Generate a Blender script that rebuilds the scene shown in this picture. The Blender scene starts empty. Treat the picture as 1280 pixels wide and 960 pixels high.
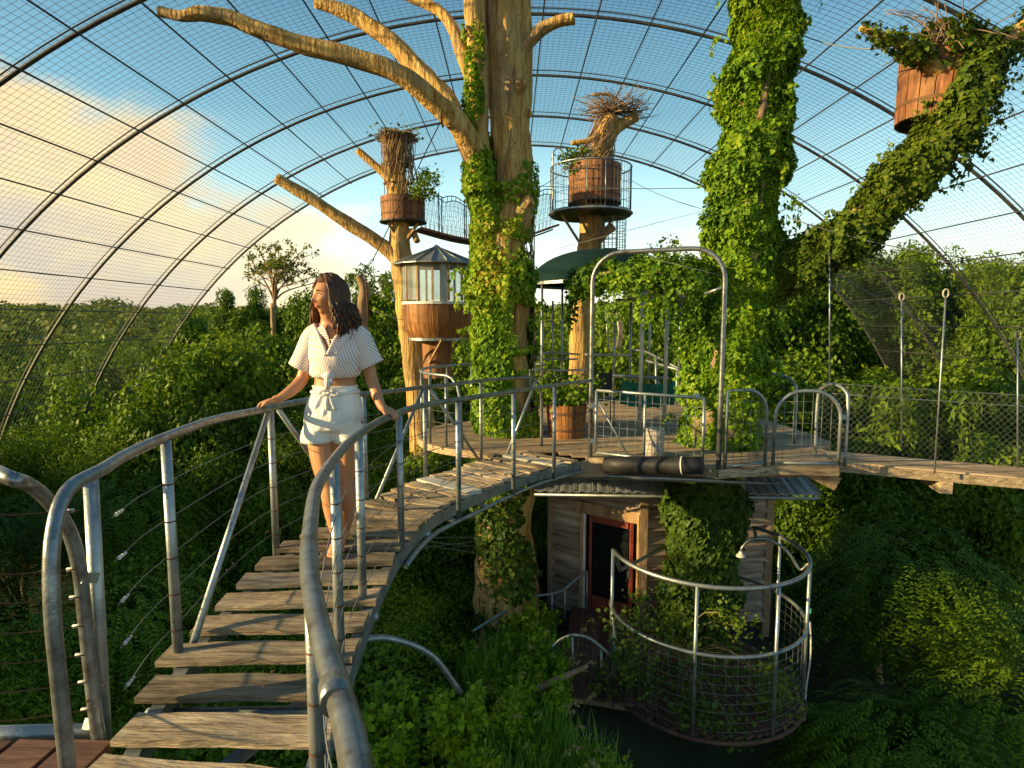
import bpy, math, random
import numpy as np
from mathutils import Vector, Matrix, noise
random.seed(7)
rng = np.random.default_rng(7)
R = math.radians
S = bpy.context.scene
COL = S.collection

# ------------------------------------------------------------------ camera
F = 760.0
PITCH = math.atan(78.0 / F)
CAMZ = 1.60
cd = bpy.data.cameras.new('camera')
cam = bpy.data.objects.new('camera', cd); COL.objects.link(cam)
cam.location = (0, 0, CAMZ); cam.rotation_euler = (R(90) - PITCH, 0, 0)
cd.sensor_width = 36; cd.lens = 36 * F / 1280; cd.clip_start = .05; cd.clip_end = 3000
S.camera = cam
S.render.resolution_x = 1024; S.render.resolution_y = 768
# ------------------------------------------------------------------ light
SUN_AZ = R(-104)      # clockwise from +Y
SUN_EL = R(14)
S.view_settings.view_transform = 'Standard'; S.view_settings.look = 'None'
S.view_settings.exposure = 1.12; S.view_settings.gamma = 1
sd = bpy.data.lights.new('sun', 'SUN'); sun = bpy.data.objects.new('sun', sd); COL.objects.link(sun)
sdir = Vector((math.sin(SUN_AZ) * math.cos(SUN_EL), math.cos(SUN_AZ) * math.cos(SUN_EL), math.sin(SUN_EL)))
sun.rotation_euler = sdir.to_track_quat('Z', 'Y').to_euler()
sd.energy = 4.7; sd.angle = R(.8); sd.color = (1, .74, .33)

def make_world():
    w = bpy.data.worlds.new('World'); S.world = w; w.use_nodes = True
    nt = w.node_tree; n = nt.nodes; l = nt.links; n.clear()
    out = n.new('ShaderNodeOutputWorld'); bg = n.new('ShaderNodeBackground')
    sky = n.new('ShaderNodeTexSky'); sky.sky_type = 'NISHITA'; sky.sun_disc = False
    sky.sun_elevation = SUN_EL; sky.sun_rotation = SUN_AZ; sky.air_density = 1.2; sky.dust_density = 1.0; sky.ozone_density = 2.0
    tc = n.new('ShaderNodeTexCoord'); sep = n.new('ShaderNodeSeparateXYZ'); l.new(tc.outputs['Generated'], sep.inputs[0])
    def math_(op, a, b=None, c=None):
        m = n.new('ShaderNodeMath'); m.operation = op
        for i, v in enumerate((a, b, c)):
            if v is None: continue
            if isinstance(v, (int, float)): m.inputs[i].default_value = v
            else: l.new(v, m.inputs[i])
        return m.outputs[0]
    def mr(v, a, b, c, d, smooth=True):
        m = n.new('ShaderNodeMapRange'); m.interpolation_type = 'SMOOTHSTEP' if smooth else 'LINEAR'
        l.new(v, m.inputs[0]); m.inputs[1].default_value = a; m.inputs[2].default_value = b
        m.inputs[3].default_value = c; m.inputs[4].default_value = d
        return m.outputs[0]
    def mix(f, a, b):
        m = n.new('ShaderNodeMix'); m.data_type = 'RGBA'
        if isinstance(f, (int, float)): m.inputs[0].default_value = f
        else: l.new(f, m.inputs[0])
        for i, v in ((6, a), (7, b)):
            if isinstance(v, tuple): m.inputs[i].default_value = (*v, 1)
            else: l.new(v, m.inputs[i])
        return m.outputs[2]
    x, y, z = sep.outputs
    # clear evening air: pale and bright low down, teal blue above
    lo = mr(z, -.02, .62, 0, 1, False)
    ramp = n.new('ShaderNodeValToRGB'); l.new(lo, ramp.inputs[0]); cr = ramp.color_ramp
    st = ((0, (.80, .74, .50)), (.13, (.70, .78, .66)), (.3, (.40, .64, .66)), (.5, (.135, .31, .39)), (.75, (.055, .155, .235)), (1, (.032, .095, .165)))
    cr.elements[0].position = 0; cr.elements[0].color = (*st[0][1], 1)
    cr.elements[1].position = 1; cr.elements[1].color = (*st[-1][1], 1)
    for p, c in st[1:-1]:
        e = cr.elements.new(p); e.color = (*c, 1)
    clear = ramp.outputs[0]
    # azimuth around the sun side
    s = Vector((math.sin(SUN_AZ), math.cos(SUN_AZ), 0))
    dt = math_('ADD', math_('MULTIPLY', x, s.x), math_('MULTIPLY', y, s.y))
    side = mr(dt, -.35, .55, 0, 1)
    # clouds: flattened noise in direction space
    mp = n.new('ShaderNodeMapping'); l.new(tc.outputs['Generated'], mp.inputs[0]); mp.inputs['Scale'].default_value = (1.5, 1.5, 3.1); mp.inputs['Location'].default_value = (3.3, 1.4, .22)
    nz = n.new('ShaderNodeTexNoise'); l.new(mp.outputs[0], nz.inputs[0]); nz.inputs['Scale'].default_value = 1.55; nz.inputs['Detail'].default_value = 9; nz.inputs['Roughness'].default_value = .52
    nz2 = n.new('ShaderNodeTexNoise'); l.new(mp.outputs[0], nz2.inputs[0]); nz2.inputs['Scale'].default_value = 4.2; nz2.inputs['Detail'].default_value = 6
    cover = math_('ADD', math_('MULTIPLY', side, .34), mr(z, .0, .42, .30, -.50, False))
    m0 = math_('ADD', nz.outputs[0], cover)
    mask = mr(m0, .60, .72, 0, 1)
    edge = mr(math_('ADD', m0, math_('MULTIPLY', nz2.outputs[0], .35)), .74, 1.12, 0, 1)
    warm = mix(edge, (.72, .42, .08), (.36, .29, .25))
    warm = mix(mr(nz2.outputs[0], .38, .66, 0, 1), warm, (.74, .50, .16))
    cloudc = mix(side, (.66, .66, .53), warm)
    skyc = mix(math_('MULTIPLY', mask, .93), clear, cloudc)
    vm = n.new('ShaderNodeVectorMath'); vm.operation = 'SCALE'; l.new(skyc, vm.inputs[0]); vm.inputs[3].default_value = 7.4
    # air scattering from the physical sky, under the clouds
    tot = mix(.82, sky.outputs[0], vm.outputs[0])
    l.new(tot, bg.inputs[0]); bg.inputs[1].default_value = .118
    l.new(bg.outputs[0], out.inputs[0])
make_world()

# ------------------------------------------------------------------ projection helpers (a pixel of the photo at a distance -> a place)
FW = Vector((0, math.cos(PITCH), -math.sin(PITCH))); UP = Vector((0, math.sin(PITCH), math.cos(PITCH)))
def P(px, py, d):
    v = Vector(((px - 640) / F, 0, 0)) + UP * ((480 - py) / F) + FW
    v *= d / v.y
    return Vector((v.x, v.y, v.z + CAMZ))
def PZ(px, py, z):
    v = Vector(((px - 640) / F, 0, 0)) + UP * ((480 - py) / F) + FW
    v *= (z - CAMZ) / v.z
    return Vector((v.x, v.y, z))

# ------------------------------------------------------------------ mesh helpers
ORI = {}
def org(p):
    return ORI.get(p.name, Vector((0, 0, 0))) if p else Vector((0, 0, 0))
def meta(o, label=None, cat=None, group=None, kind=None):
    if label: o['label'] = label
    if cat: o['category'] = cat
    if group: o['group'] = group
    if kind: o['kind'] = kind
    return o
def thing(name, loc, label, cat, group=None):
    o = bpy.data.objects.new(name, None); COL.objects.link(o); o.empty_display_size = .2
    o.location = loc; ORI[o.name] = Vector(loc)
    return meta(o, label, cat, group)
def place(o, loc, rz=0, sc=1):
    o.location = loc; o.rotation_euler = (0, 0, rz); o.scale = (sc, sc, sc) if isinstance(sc, (int, float)) else sc
    return o
def npmesh(name, V, Fs, smooth=False):
    V = np.asarray(V, dtype=np.float32).reshape(-1, 3)
    me = bpy.data.meshes.new(name)
    k = Fs.shape[1]
    me.vertices.add(len(V)); me.vertices.foreach_set('co', V.ravel())
    me.loops.add(Fs.size); me.loops.foreach_set('vertex_index', Fs.astype(np.int32).ravel())
    me.polygons.add(len(Fs)); me.polygons.foreach_set('loop_start', np.arange(0, Fs.size, k, dtype=np.int32))
    me.polygons.foreach_set('loop_total', np.full(len(Fs), k, dtype=np.int32))
    if smooth: me.polygons.foreach_set('use_smooth', np.ones(len(Fs), dtype=bool))
    me.update(calc_edges=True)
    return me
def link(name, me, mat=None, parent=None, loc=(0, 0, 0)):
    o = bpy.data.objects.new(name, me); COL.objects.link(o)
    if mat and not me.materials: me.materials.append(mat)
    o.location = loc
    if parent:
        o.parent = parent; ORI[o.name] = org(parent) + Vector(loc) if Vector(loc).length else org(parent)
    else: ORI[o.name] = Vector(loc)
    return o
def spline(pts, n=8):
    """Catmull-Rom through points (tuples/lists of any length), n steps per span"""
    A = [np.array(list(p), dtype=float) for p in pts]
    if len(A) < 3: 
        return [A[0] + (A[1] - A[0]) * t / n for t in range(n + 1)]
    out = []
    for i in range(len(A) - 1):
        p0 = A[i - 1] if i else 2 * A[0] - A[1]
        p1, p2 = A[i], A[i + 1]
        p3 = A[i + 2] if i + 2 < len(A) else 2 * A[-1] - A[-2]
        for k in range(n):
            t = k / n
            out.append(.5 * ((2 * p1) + (p2 - p0) * t + (2 * p0 - 5 * p1 + 4 * p2 - p3) * t * t + (3 * p1 - p0 - 3 * p2 + p3) * t ** 3))
    out.append(A[-1])
    return out
class MB:
    def __init__(self): self.v = []; self.f = []; self.sm = []
    def box(self, c, sx, sy, sz, M=None, jit=0):
        b = len(self.v)
        for dx in (-.5, .5):
            for dy in (-.5, .5):
                for dz in (-.5, .5):
                    p = Vector((dx * sx, dy * sy, dz * sz))
                    if jit: p += Vector((random.uniform(-jit, jit), random.uniform(-jit, jit), random.uniform(-jit, jit)))
                    if M: p = M @ p
                    self.v.append(tuple(Vector(c) + p))
        for q in ((0, 1, 3, 2), (4, 6, 7, 5), (0, 4, 5, 1), (2, 3, 7, 6), (0, 2, 6, 4), (1, 5, 7, 3)):
            self.f.append(tuple(b + i for i in q)); self.sm.append(False)
        return self
    def bar(self, a, b, w, h, up=(0, 0, 1)):
        a = Vector(a); b = Vector(b); d = b - a; L = d.length; x = d.normalized()
        y = Vector(up).cross(x)
        if y.length < 1e-4: y = Vector((1, 0, 0)).cross(x)
        y.normalize(); z = x.cross(y)
        return self.box((a + b) / 2, L, w, h, Matrix((x, y, z)).transposed())
    def tube(self, pts, r, sides=8, cap=True, smooth=True, rough=0, seed=0, closed=False, ridge=0):
        pts = [Vector(p[:3]) for p in pts]; n = len(pts)
        rs = r if isinstance(r, (list, tuple)) or isinstance(r, np.ndarray) else [r] * n
        b = len(self.v); prev = None
        for i, p in enumerate(pts):
            if closed: d = pts[(i + 1) % n] - pts[i - 1]
            else: d = pts[min(i + 1, n - 1)] - pts[max(i - 1, 0)]
            if d.length < 1e-7: d = Vector((0, 0, 1))
            d.normalize()
            if prev is None:
                u = Vector((0, 0, 1)).cross(d)
                if u.length < .05: u = Vector((1, 0, 0)).cross(d)
            else: u = prev - d * prev.dot(d)
            u.normalize(); prev = u; w = d.cross(u)
            for k in range(sides):
                a = 2 * math.pi * k / sides
                rr = rs[i]
                dirv = u * math.cos(a) + w * math.sin(a)
                if rough:
                    q = p * 2.2 + dirv * .8
                    rr *= 1 + rough * noise.noise(q + Vector((seed, 0, 0))) + rough * .5 * noise.noise(q * 2.7 + Vector((0, seed, 0)))
                if ridge: rr *= 1 + ridge * noise.noise(Vector((math.cos(a) * 3.2, math.sin(a) * 3.2, i * .10 + seed))) + ridge * .8 * noise.noise(Vector((math.cos(a) * 8, math.sin(a) * 8, i * .16 + seed)))
                self.v.append(tuple(p + dirv * rr))
        m = n if closed else n - 1
        for i in range(m):
            j = (i + 1) % n
            for k in range(sides):
                k2 = (k + 1) % sides
                self.f.append((b + i * sides + k, b + i * sides + k2, b + j * sides + k2, b + j * sides + k)); self.sm.append(smooth)
        if cap and not closed:
            self.f.append(tuple(b + k for k in range(sides))[::-1]); self.sm.append(False)
            self.f.append(tuple(b + (n - 1) * sides + k for k in range(sides))); self.sm.append(False)
        return self
    def poly(self, pts):
        b = len(self.v); self.v += [tuple(p) for p in pts]; self.f.append(tuple(range(b, b + len(pts)))); self.sm.append(False); return self
    def lathe(self, c, prof, sides=24, a0=0, a1=2 * math.pi, smooth=False):
        b = len(self.v); full = abs(a1 - a0 - 2 * math.pi) < 1e-6; m = sides if full else sides + 1
        for (r, z) in prof:
            for k in range(m):
                a = a0 + (a1 - a0) * k / sides
                self.v.append((c[0] + r * math.cos(a), c[1] + r * math.sin(a), c[2] + z))
        for i in range(len(prof) - 1):
            for k in range(sides):
                k2 = (k + 1) % m
                self.f.append((b + i * m + k, b + i * m + k2, b + (i + 1) * m + k2, b + (i + 1) * m + k)); self.sm.append(smooth)
        return self
    def mesh(self, name, off=(0, 0, 0)):
        me = bpy.data.meshes.new(name); o = Vector(off)
        me.from_pydata([tuple(Vector(v) - o) for v in self.v], [], self.f)
        me.polygons.foreach_set('use_smooth', self.sm); me.update()
        return me
    def build(self, name, mat, parent=None, loc=None, **kw):
        """parent: mesh is moved into the thing's own space; loc: top-level mesh gets its origin there"""
        if parent is not None: o = link(name, self.mesh(name, org(parent)), mat, parent); ORI[o.name] = org(parent)
        else:
            loc = Vector(loc) if loc is not None else Vector((0, 0, 0))
            o = link(name, self.mesh(name, loc), mat, None, loc)
        return meta(o, **kw)
def shared(name, me, parent, M, **kw):
    """a piece that shares its mesh; M is its world matrix"""
    o = bpy.data.objects.new(name, me); COL.objects.link(o); o.parent = parent
    o.matrix_local = Matrix.Translation(-org(parent)) @ M; ORI[o.name] = M.translation.copy()
    return meta(o, **kw)
def frame_x(a, b, up=(0, 0, 1)):
    a = Vector(a); b = Vector(b); x = (b - a).normalized(); y = Vector(up).cross(x).normalized(); z = x.cross(y)
    M = Matrix((x, y, z)).transposed().to_4x4(); M.translation = (a + b) / 2
    return M
def copy_tree(o, parent=None):
    c = o.copy(); COL.objects.link(c); c.parent = parent
    for ch in [k for k in o.children]: copy_tree(ch, c)
    return c

# ------------------------------------------------------------------ materials
def nodes(name):
    m = bpy.data.materials.new(name); m.use_nodes = True; nt = m.node_tree
    return m, nt.nodes, nt.links, nt.nodes['Principled BSDF']
def pm(name, stops, scale=4, stretch=(1, 1, 1), rough=.7, metal=0, bump=.3, bscale=None, detail=6, rand=.12, coord='Object', spec=.4, fine=0):
    """noise driven colour ramp; rand shifts value per object"""
    m, n, l, b = nodes(name)
    tc = n.new('ShaderNodeTexCoord'); mp = n.new('ShaderNodeMapping'); l.new(tc.outputs[coord], mp.inputs[0]); mp.inputs['Scale'].default_value = stretch
    oi = n.new('ShaderNodeObjectInfo')
    off = n.new('ShaderNodeVectorMath'); off.operation = 'SCALE'; off.inputs[0].default_value = (37, 19, 53); l.new(oi.outputs['Random'], off.inputs[3])
    l.new(off.outputs[0], mp.inputs['Location'])
    nz = n.new('ShaderNodeTexNoise'); l.new(mp.outputs[0], nz.inputs[0]); nz.inputs['Scale'].default_value = scale; nz.inputs['Detail'].default_value = detail; nz.inputs['Roughness'].default_value = .62
    rp = n.new('ShaderNodeValToRGB'); l.new(nz.outputs[0], rp.inputs[0]); cr = rp.color_ramp
    k = len(stops)
    cr.elements[0].position = .3; cr.elements[0].color = (*stops[0], 1); cr.elements[1].position = .7; cr.elements[1].color = (*stops[-1], 1)
    for i, c in enumerate(stops[1:-1]):
        e = cr.elements.new(.3 + .4 * (i + 1) / (k - 1)); e.color = (*c, 1)
    hs = n.new('ShaderNodeHueSaturation'); l.new(rp.outputs[0], hs.inputs['Color'])
    mr = n.new('ShaderNodeMapRange'); l.new(oi.outputs['Random'], mr.inputs[0]); mr.inputs[3].default_value = 1 - rand * 2; mr.inputs[4].default_value = 1 + rand
    l.new(mr.outputs[0], hs.inputs['Value']); l.new(hs.outputs[0], b.inputs['Base Color'])
    b.inputs['Roughness'].default_value = rough; b.inputs['Metallic'].default_value = metal; b.inputs['Specular IOR Level'].default_value = spec
    if bump:
        n2 = n.new('ShaderNodeTexNoise'); l.new(mp.outputs[0], n2.inputs[0]); n2.inputs['Scale'].default_value = bscale or scale * 2.5; n2.inputs['Detail'].default_value = 8
        bp = n.new('ShaderNodeBump'); bp.inputs['Strength'].default_value = bump; bp.inputs['Distance'].default_value = .02
        l.new(n2.outputs[0], bp.inputs['Height']); l.new(bp.outputs[0], b.inputs['Normal'])
    return m
def leafmat(name, stops, rough=.55, trans=.35, nscale=.9):
    """per-leaf colour from the island random plus a slow patchiness; light passes through the leaves"""
    m, n, l, b = nodes(name)
    g = n.new('ShaderNodeNewGeometry'); oi = n.new('ShaderNodeObjectInfo')
    nz = n.new('ShaderNodeTexNoise'); l.new(g.outputs['Position'], nz.inputs[0]); nz.inputs['Scale'].default_value = nscale; nz.inputs['Detail'].default_value = 3
    a = n.new('ShaderNodeMath'); a.operation = 'MULTIPLY_ADD'; l.new(g.outputs['Random Per Island'], a.inputs[0]); a.inputs[1].default_value = .45; 
    s = n.new('ShaderNodeMath'); s.operation = 'MULTIPLY_ADD'; l.new(nz.outputs[0], s.inputs[0]); s.inputs[1].default_value = .9; s.inputs[2].default_value = -.33
    l.new(s.outputs[0], a.inputs[2])
    s2 = n.new('ShaderNodeMath'); s2.operation = 'MULTIPLY_ADD'; l.new(oi.outputs['Random'], s2.inputs[0]); s2.inputs[1].default_value = .34; l.new(a.outputs[0], s2.inputs[2])
    rp = n.new('ShaderNodeValToRGB'); l.new(s2.outputs[0], rp.inputs[0]); cr = rp.color_ramp; k = len(stops)
    cr.elements[0].position = 0; cr.elements[0].color = (*stops[0], 1); cr.elements[1].position = 1; cr.elements[1].color = (*stops[-1], 1)
    for i, c in enumerate(stops[1:-1]):
        e = cr.elements.new((i + 1) / (k - 1)); e.color = (*c, 1)
    l.new(rp.outputs[0], b.inputs['Base Color']); b.inputs['Roughness'].default_value = rough; b.inputs['Specular IOR Level'].default_value = .25
    tr = n.new('ShaderNodeBsdfTranslucent'); l.new(rp.outputs[0], tr.inputs[0])
    mx = n.new('ShaderNodeMixShader'); mx.inputs[0].default_value = trans; l.new(b.outputs[0], mx.inputs[1]); l.new(tr.outputs[0], mx.inputs[2])
    l.new(mx.outputs[0], n['Material Output'].inputs[0])
    return m
def flat(name, c, rough=.6, metal=0, spec=.4):
    m, n, l, b = nodes(name); b.inputs['Base Color'].default_value = (*c, 1); b.inputs['Roughness'].default_value = rough; b.inputs['Metallic'].default_value = metal
    b.inputs['Specular IOR Level'].default_value = spec
    nz = n.new('ShaderNodeTexNoise'); nz.inputs['Scale'].default_value = 60; bp = n.new('ShaderNodeBump'); bp.inputs['Strength'].default_value = .08; bp.inputs['Distance'].default_value = .01
    l.new(nz.outputs[0], bp.inputs['Height']); l.new(bp.outputs[0], b.inputs['Normal'])
    return m
M_plank = pm('weathered plank', [(.14, .10, .06), (.42, .32, .21), (.62, .51, .36)], scale=3.2, stretch=(.8, 9, 9), rough=.85, bump=1.0, bscale=10, rand=.25, detail=12, spec=.2)
M_deck = pm('deck boards', [(.22, .14, .08), (.42, .30, .18), (.52, .40, .26)], scale=2.5, stretch=(.7, 8, 8), rough=.85, bump=.5, bscale=7, rand=.18)
M_bark = pm('bare golden trunk', [(.17, .08, .028), (.50, .29, .09), (.66, .43, .15), (.74, .55, .25)], scale=4.6, stretch=(3, 3, .36), rough=.85, bump=1.0, bscale=8, rand=.05, detail=12, spec=.15)
M_bark.node_tree.nodes['Bump'].inputs['Distance'].default_value = .05
def weather(m):
    n = m.node_tree.nodes; l = m.node_tree.links; b = n['Principled BSDF']; src = b.inputs['Base Color'].links[0].from_socket
    tc = n.new('ShaderNodeTexCoord'); nz = n.new('ShaderNodeTexNoise'); nz.inputs['Scale'].default_value = 1.7; nz.inputs['Detail'].default_value = 7; mp = n.new('ShaderNodeMapping'); mp.inputs['Scale'].default_value = (1.6, 1.6, .6); l.new(tc.outputs['Object'], mp.inputs[0]); l.new(mp.outputs[0], nz.inputs[0])
    r1 = n.new('ShaderNodeMapRange'); l.new(nz.outputs[0], r1.inputs[0]); r1.inputs[1].default_value = .5; r1.inputs[2].default_value = .64; r1.inputs[4].default_value = .5
    mx = n.new('ShaderNodeMix'); mx.data_type = 'RGBA'; l.new(r1.outputs[0], mx.inputs[0]); l.new(src, mx.inputs[6]); mx.inputs[7].default_value = (.26, .20, .14, 1)
    vo = n.new('ShaderNodeTexVoronoi'); vo.feature = 'DISTANCE_TO_EDGE'; vo.inputs['Scale'].default_value = 5; m2 = n.new('ShaderNodeMapping'); m2.inputs['Scale'].default_value = (3.2, 3.2, .38); nd = n.new('ShaderNodeVectorMath'); nd.operation = 'MULTIPLY_ADD'; n3 = n.new('ShaderNodeTexNoise'); n3.inputs['Scale'].default_value = 3
    l.new(tc.outputs['Object'], n3.inputs[0]); l.new(n3.outputs['Color'], nd.inputs[0]); nd.inputs[1].default_value = (.3, .3, .3); l.new(tc.outputs['Object'], nd.inputs[2]); l.new(nd.outputs[0], m2.inputs[0]); l.new(m2.outputs[0], vo.inputs[0])
    r2 = n.new('ShaderNodeMapRange'); l.new(vo.outputs['Distance'], r2.inputs[0]); r2.inputs[1].default_value = 0; r2.inputs[2].default_value = .035; r2.inputs[3].default_value = .75; r2.inputs[4].default_value = 0
    m3 = n.new('ShaderNodeMix'); m3.data_type = 'RGBA'; l.new(r2.outputs[0], m3.inputs[0]); l.new(mx.outputs[2], m3.inputs[6]); m3.inputs[7].default_value = (.10, .05, .022, 1); l.new(m3.outputs[2], b.inputs['Base Color'])
weather(M_bark)
M_dry = pm('dull bark', [(.16, .10, .06), (.30, .20, .12), (.36, .26, .16)], scale=4, stretch=(2, 2, .5), rough=.9, bump=.6, rand=.1)
M_galv = pm('galvanised steel', [(.17, .21, .23), (.34, .38, .40), (.44, .46, .45)], scale=9, stretch=(1, 1, 1), rough=.42, metal=.72, bump=.12, bscale=60, rand=.08)
M_rail = pm('worn galvanised handrail', [(.13, .10, .075), (.24, .26, .27), (.34, .37, .38)], scale=16, rough=.36, metal=.75, bump=.1, bscale=70, rand=.05)
M_wire = flat('steel wire', (.20, .21, .21), .5, .5)
M_rust = pm('rusty wire', [(.10, .05, .03), (.2, .1, .05)], scale=10, rough=.8, metal=.3, bump=.1)
M_hoop = pm('hoop steel', [(.05, .05, .055), (.13, .12, .105)], scale=3, rough=.55, metal=.45, bump=.1, rand=.05)
M_net = flat('net wire', (.10, .11, .12), .6, .3)
M_stave = pm('redwood stave', [(.10, .035, .015), (.30, .12, .045), (.42, .19, .07)], scale=3, stretch=(5, 5, .7), rough=.65, bump=.5, rand=.2)
M_pod = pm('golden stave', [(.10, .035, .012), (.28, .115, .03), (.40, .18, .05)], scale=3, stretch=(5, 5, .6), rough=.6, bump=.4, rand=.14)
M_clap = pm('weathered siding', [(.09, .065, .05), (.34, .26, .20), (.52, .43, .35)], scale=2.4, stretch=(.6, 7, 7), rough=.9, bump=.8, bscale=6, rand=.25)
M_trim = pm('warm trim wood', [(.16, .09, .05), (.38, .24, .12), (.46, .31, .16)], scale=3, stretch=(4, 4, .8), rough=.8, bump=.5, rand=.1)
M_red = pm('red painted door', [(.22, .045, .03), (.36, .075, .05)], scale=5, rough=.5, bump=.15)
M_white = pm('white paint', [(.55, .55, .52), (.78, .78, .75)], scale=6, rough=.5, bump=.1)
M_roof = pm('corrugated steel', [(.22, .25, .27), (.42, .46, .48)], scale=4, rough=.4, metal=.6, bump=.1)
M_tin = pm('pod roof metal', [(.17, .20, .22), (.30, .33, .34)], scale=5, rough=.42, metal=.5, bump=.1, rand=.1)
M_black = pm('black rubber', [(.012, .012, .014), (.035, .035, .04)], scale=6, rough=.55, bump=.2)
M_tarp = pm('dark green tarp', [(.006, .024, .026), (.014, .042, .042)], scale=2, rough=.9, bump=.2, spec=.1)
M_teal = pm('teal shade cloth', [(.02, .22, .17), (.06, .36, .28)], scale=9, rough=.7, bump=.3)
M_glass = flat('window glass', (.85, .92, .92), .03, 0, .6); M_glass.node_tree.nodes['Principled BSDF'].inputs['Transmission Weight'].default_value = .85; M_glass.node_tree.nodes['Principled BSDF'].inputs['IOR'].default_value = 1.05
M_rope = pm('pale rope', [(.35, .31, .24), (.55, .5, .4)], scale=30, rough=.9, bump=.3)
M_soil = pm('dark soil', [(.018, .013, .009), (.05, .036, .022)], scale=6, rough=1, bump=.6)
M_stump = pm('bleached log', [(.28, .24, .20), (.62, .58, .52)], scale=4, stretch=(5, 5, .6), rough=.85, bump=.8)
M_vine = leafmat('ivy leaves', [(.016, .05, .005), (.06, .15, .009), (.17, .32, .013), (.34, .44, .02), (.50, .32, .04)], trans=.32)
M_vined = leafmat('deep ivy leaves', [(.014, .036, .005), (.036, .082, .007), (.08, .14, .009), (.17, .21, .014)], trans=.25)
M_treeA = leafmat('tree leaves', [(.026, .060, .005), (.072, .145, .007), (.155, .255, .010), (.29, .37, .016)], trans=.33, nscale=.4)
M_treeB = leafmat('bright tree leaves', [(.06, .135, .007), (.15, .27, .009), (.28, .41, .012), (.42, .48, .02)], trans=.36, nscale=.4)
M_treeC = leafmat('olive tree leaves', [(.03, .06, .009), (.07, .12, .012), (.13, .18, .018), (.22, .23, .025)], trans=.3, nscale=.4)
M_treeD = leafmat('shade-darkened shrub leaves', [(.004, .008, .002), (.007, .014, .003), (.013, .024, .005), (.028, .035, .008)], trans=.3, nscale=.5)  # darkened copy of the leaves: the low shrubs' shade is put into the colour
M_grass = leafmat('grass blades', [(.06, .17, .014), (.13, .29, .02), (.24, .40, .03), (.40, .42, .12)], trans=.3, nscale=.8)
M_seed = leafmat('dry seed heads', [(.22, .18, .08), (.34, .28, .12), (.40, .33, .16)], trans=.2)
M_ground = pm('forest floor', [(.012, .016, .008), (.03, .04, .015), (.05, .045, .025)], scale=.8, rough=1, bump=.6, coord='Object')
M_stone = pm('pale stone', [(.22, .22, .24), (.45, .45, .48)], scale=3, rough=.9, bump=.5)

# ------------------------------------------------------------------ leaves
T_LEAF = np.array([(0, 0, 0), (-.42, -.5, .12), (0, -1, -.06), (.42, -.5, .12)]); Q_LEAF = np.array([(0, 1, 2), (0, 2, 3)])
T_NARROW = np.array([(0, 0, 0), (-.16, -.5, .05), (0, -1.15, -.08), (.16, -.5, .05)])
T_IVY = np.array([(0, 0, 0), (-.52, -.12, .06), (-.36, -.56, .10), (0, -1, -.10), (.36, -.56, .10), (.52, -.12, .06)])
Q_IVY = np.array([(0, 1, 2), (0, 2, 3), (0, 3, 4), (0, 4, 5)])
def unit(a): return a / np.maximum(np.linalg.norm(a, axis=1, keepdims=True), 1e-6)
def leaf_arrays(Pn, N, size, droop=.7, tmpl=T_LEAF, quads=Q_LEAF, jitter=.5, g=None):
    g = g or rng
    n = len(Pn)
    N = unit(N + g.normal(0, jitter, (n, 3)))
    d = np.tile(np.array([0, 0, -1.0]), (n, 1)) * droop + g.normal(0, 1 - droop * .6, (n, 3))
    d = -d
    d = unit(d - N * np.sum(d * N, axis=1, keepdims=True))
    r = np.cross(d, N)
    s = (size * g.uniform(.4, 1.6, n))[:, None, None] if np.isscalar(size) else (size * g.uniform(.75, 1.25, n))[:, None, None]
    V = Pn[:, None, :] + s * (tmpl[None, :, 0:1] * r[:, None, :] + tmpl[None, :, 1:2] * d[:, None, :] + tmpl[None, :, 2:3] * N[:, None, :])
    Fq = quads[None] + (np.arange(n) * len(tmpl))[:, None, None]
    return V.reshape(-1, 3), Fq.reshape(-1, 3)
def leaf_obj(name, Pn, N, size, mat, parent=None, loc=(0, 0, 0), droop=.7, ivy=False, jitter=.5, **kw):
    o0 = org(parent) if parent else Vector(loc)
    V, Fq = leaf_arrays(Pn, N, size, droop, T_IVY if ivy else T_LEAF, Q_IVY if ivy else Q_LEAF, jitter)
    me = npmesh(name, V - np.array(o0), Fq)
    if parent: o = link(name, me, mat, parent); ORI[o.name] = org(parent)
    else: o = link(name, me, mat, None, loc)
    return meta(o, **kw)
def vine_pts(path, n, thick=.12, seed=0, keep=None, clump=1.6, a0=0, a1=2 * math.pi, hang=.0):
    """path: list of (x,y,z,r). leaves clothe the limb in uneven tufts"""
    A = np.array(spline(path, 12)); L = np.linalg.norm(np.diff(A[:, :3], axis=0), axis=1); w = L * (A[:-1, 3] + .05); c = np.cumsum(w) / w.sum()
    t = np.searchsorted(c, rng.random(n)); f = rng.random(n)[:, None]
    Q = A[t] * (1 - f) + A[t + 1] * f
    d = unit(A[t + 1, :3] - A[t, :3])
    ref = np.tile(np.array([0.0, 0, 1]), (n, 1)); hz = np.abs(d[:, 2]) > .95; ref[hz] = (0, 1, 0)
    u = unit(np.cross(ref, d)); v = np.cross(d, u)
    a = rng.uniform(a0, a1, n)[:, None]
    rad = u * np.cos(a) + v * np.sin(a)
    k = np.array([noise.noise(Vector(q) * clump + Vector((seed, seed * .7, 0))) + .5 * noise.noise(Vector(q) * clump * 2.7) for q in (Q[:, :3] + rad * .35)])
    off = thick * np.clip(.35 + k * 1.1, .02, 1.6) * rng.uniform(.35, 1.15, n)
    pos = Q[:, :3] + rad * (Q[:, 3:4] + off[:, None])
    if hang: pos[:, 2] -= hang * rng.random(n) ** 3 * np.clip(k + .5, 0, 1)
    nrm = rad + np.array([0, 0, .35])
    if keep is not None:
        m = np.array([keep(Vector(p), kk) for p, kk in zip(pos, k)]); pos = pos[m]; nrm = nrm[m]
    return pos, nrm

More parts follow.
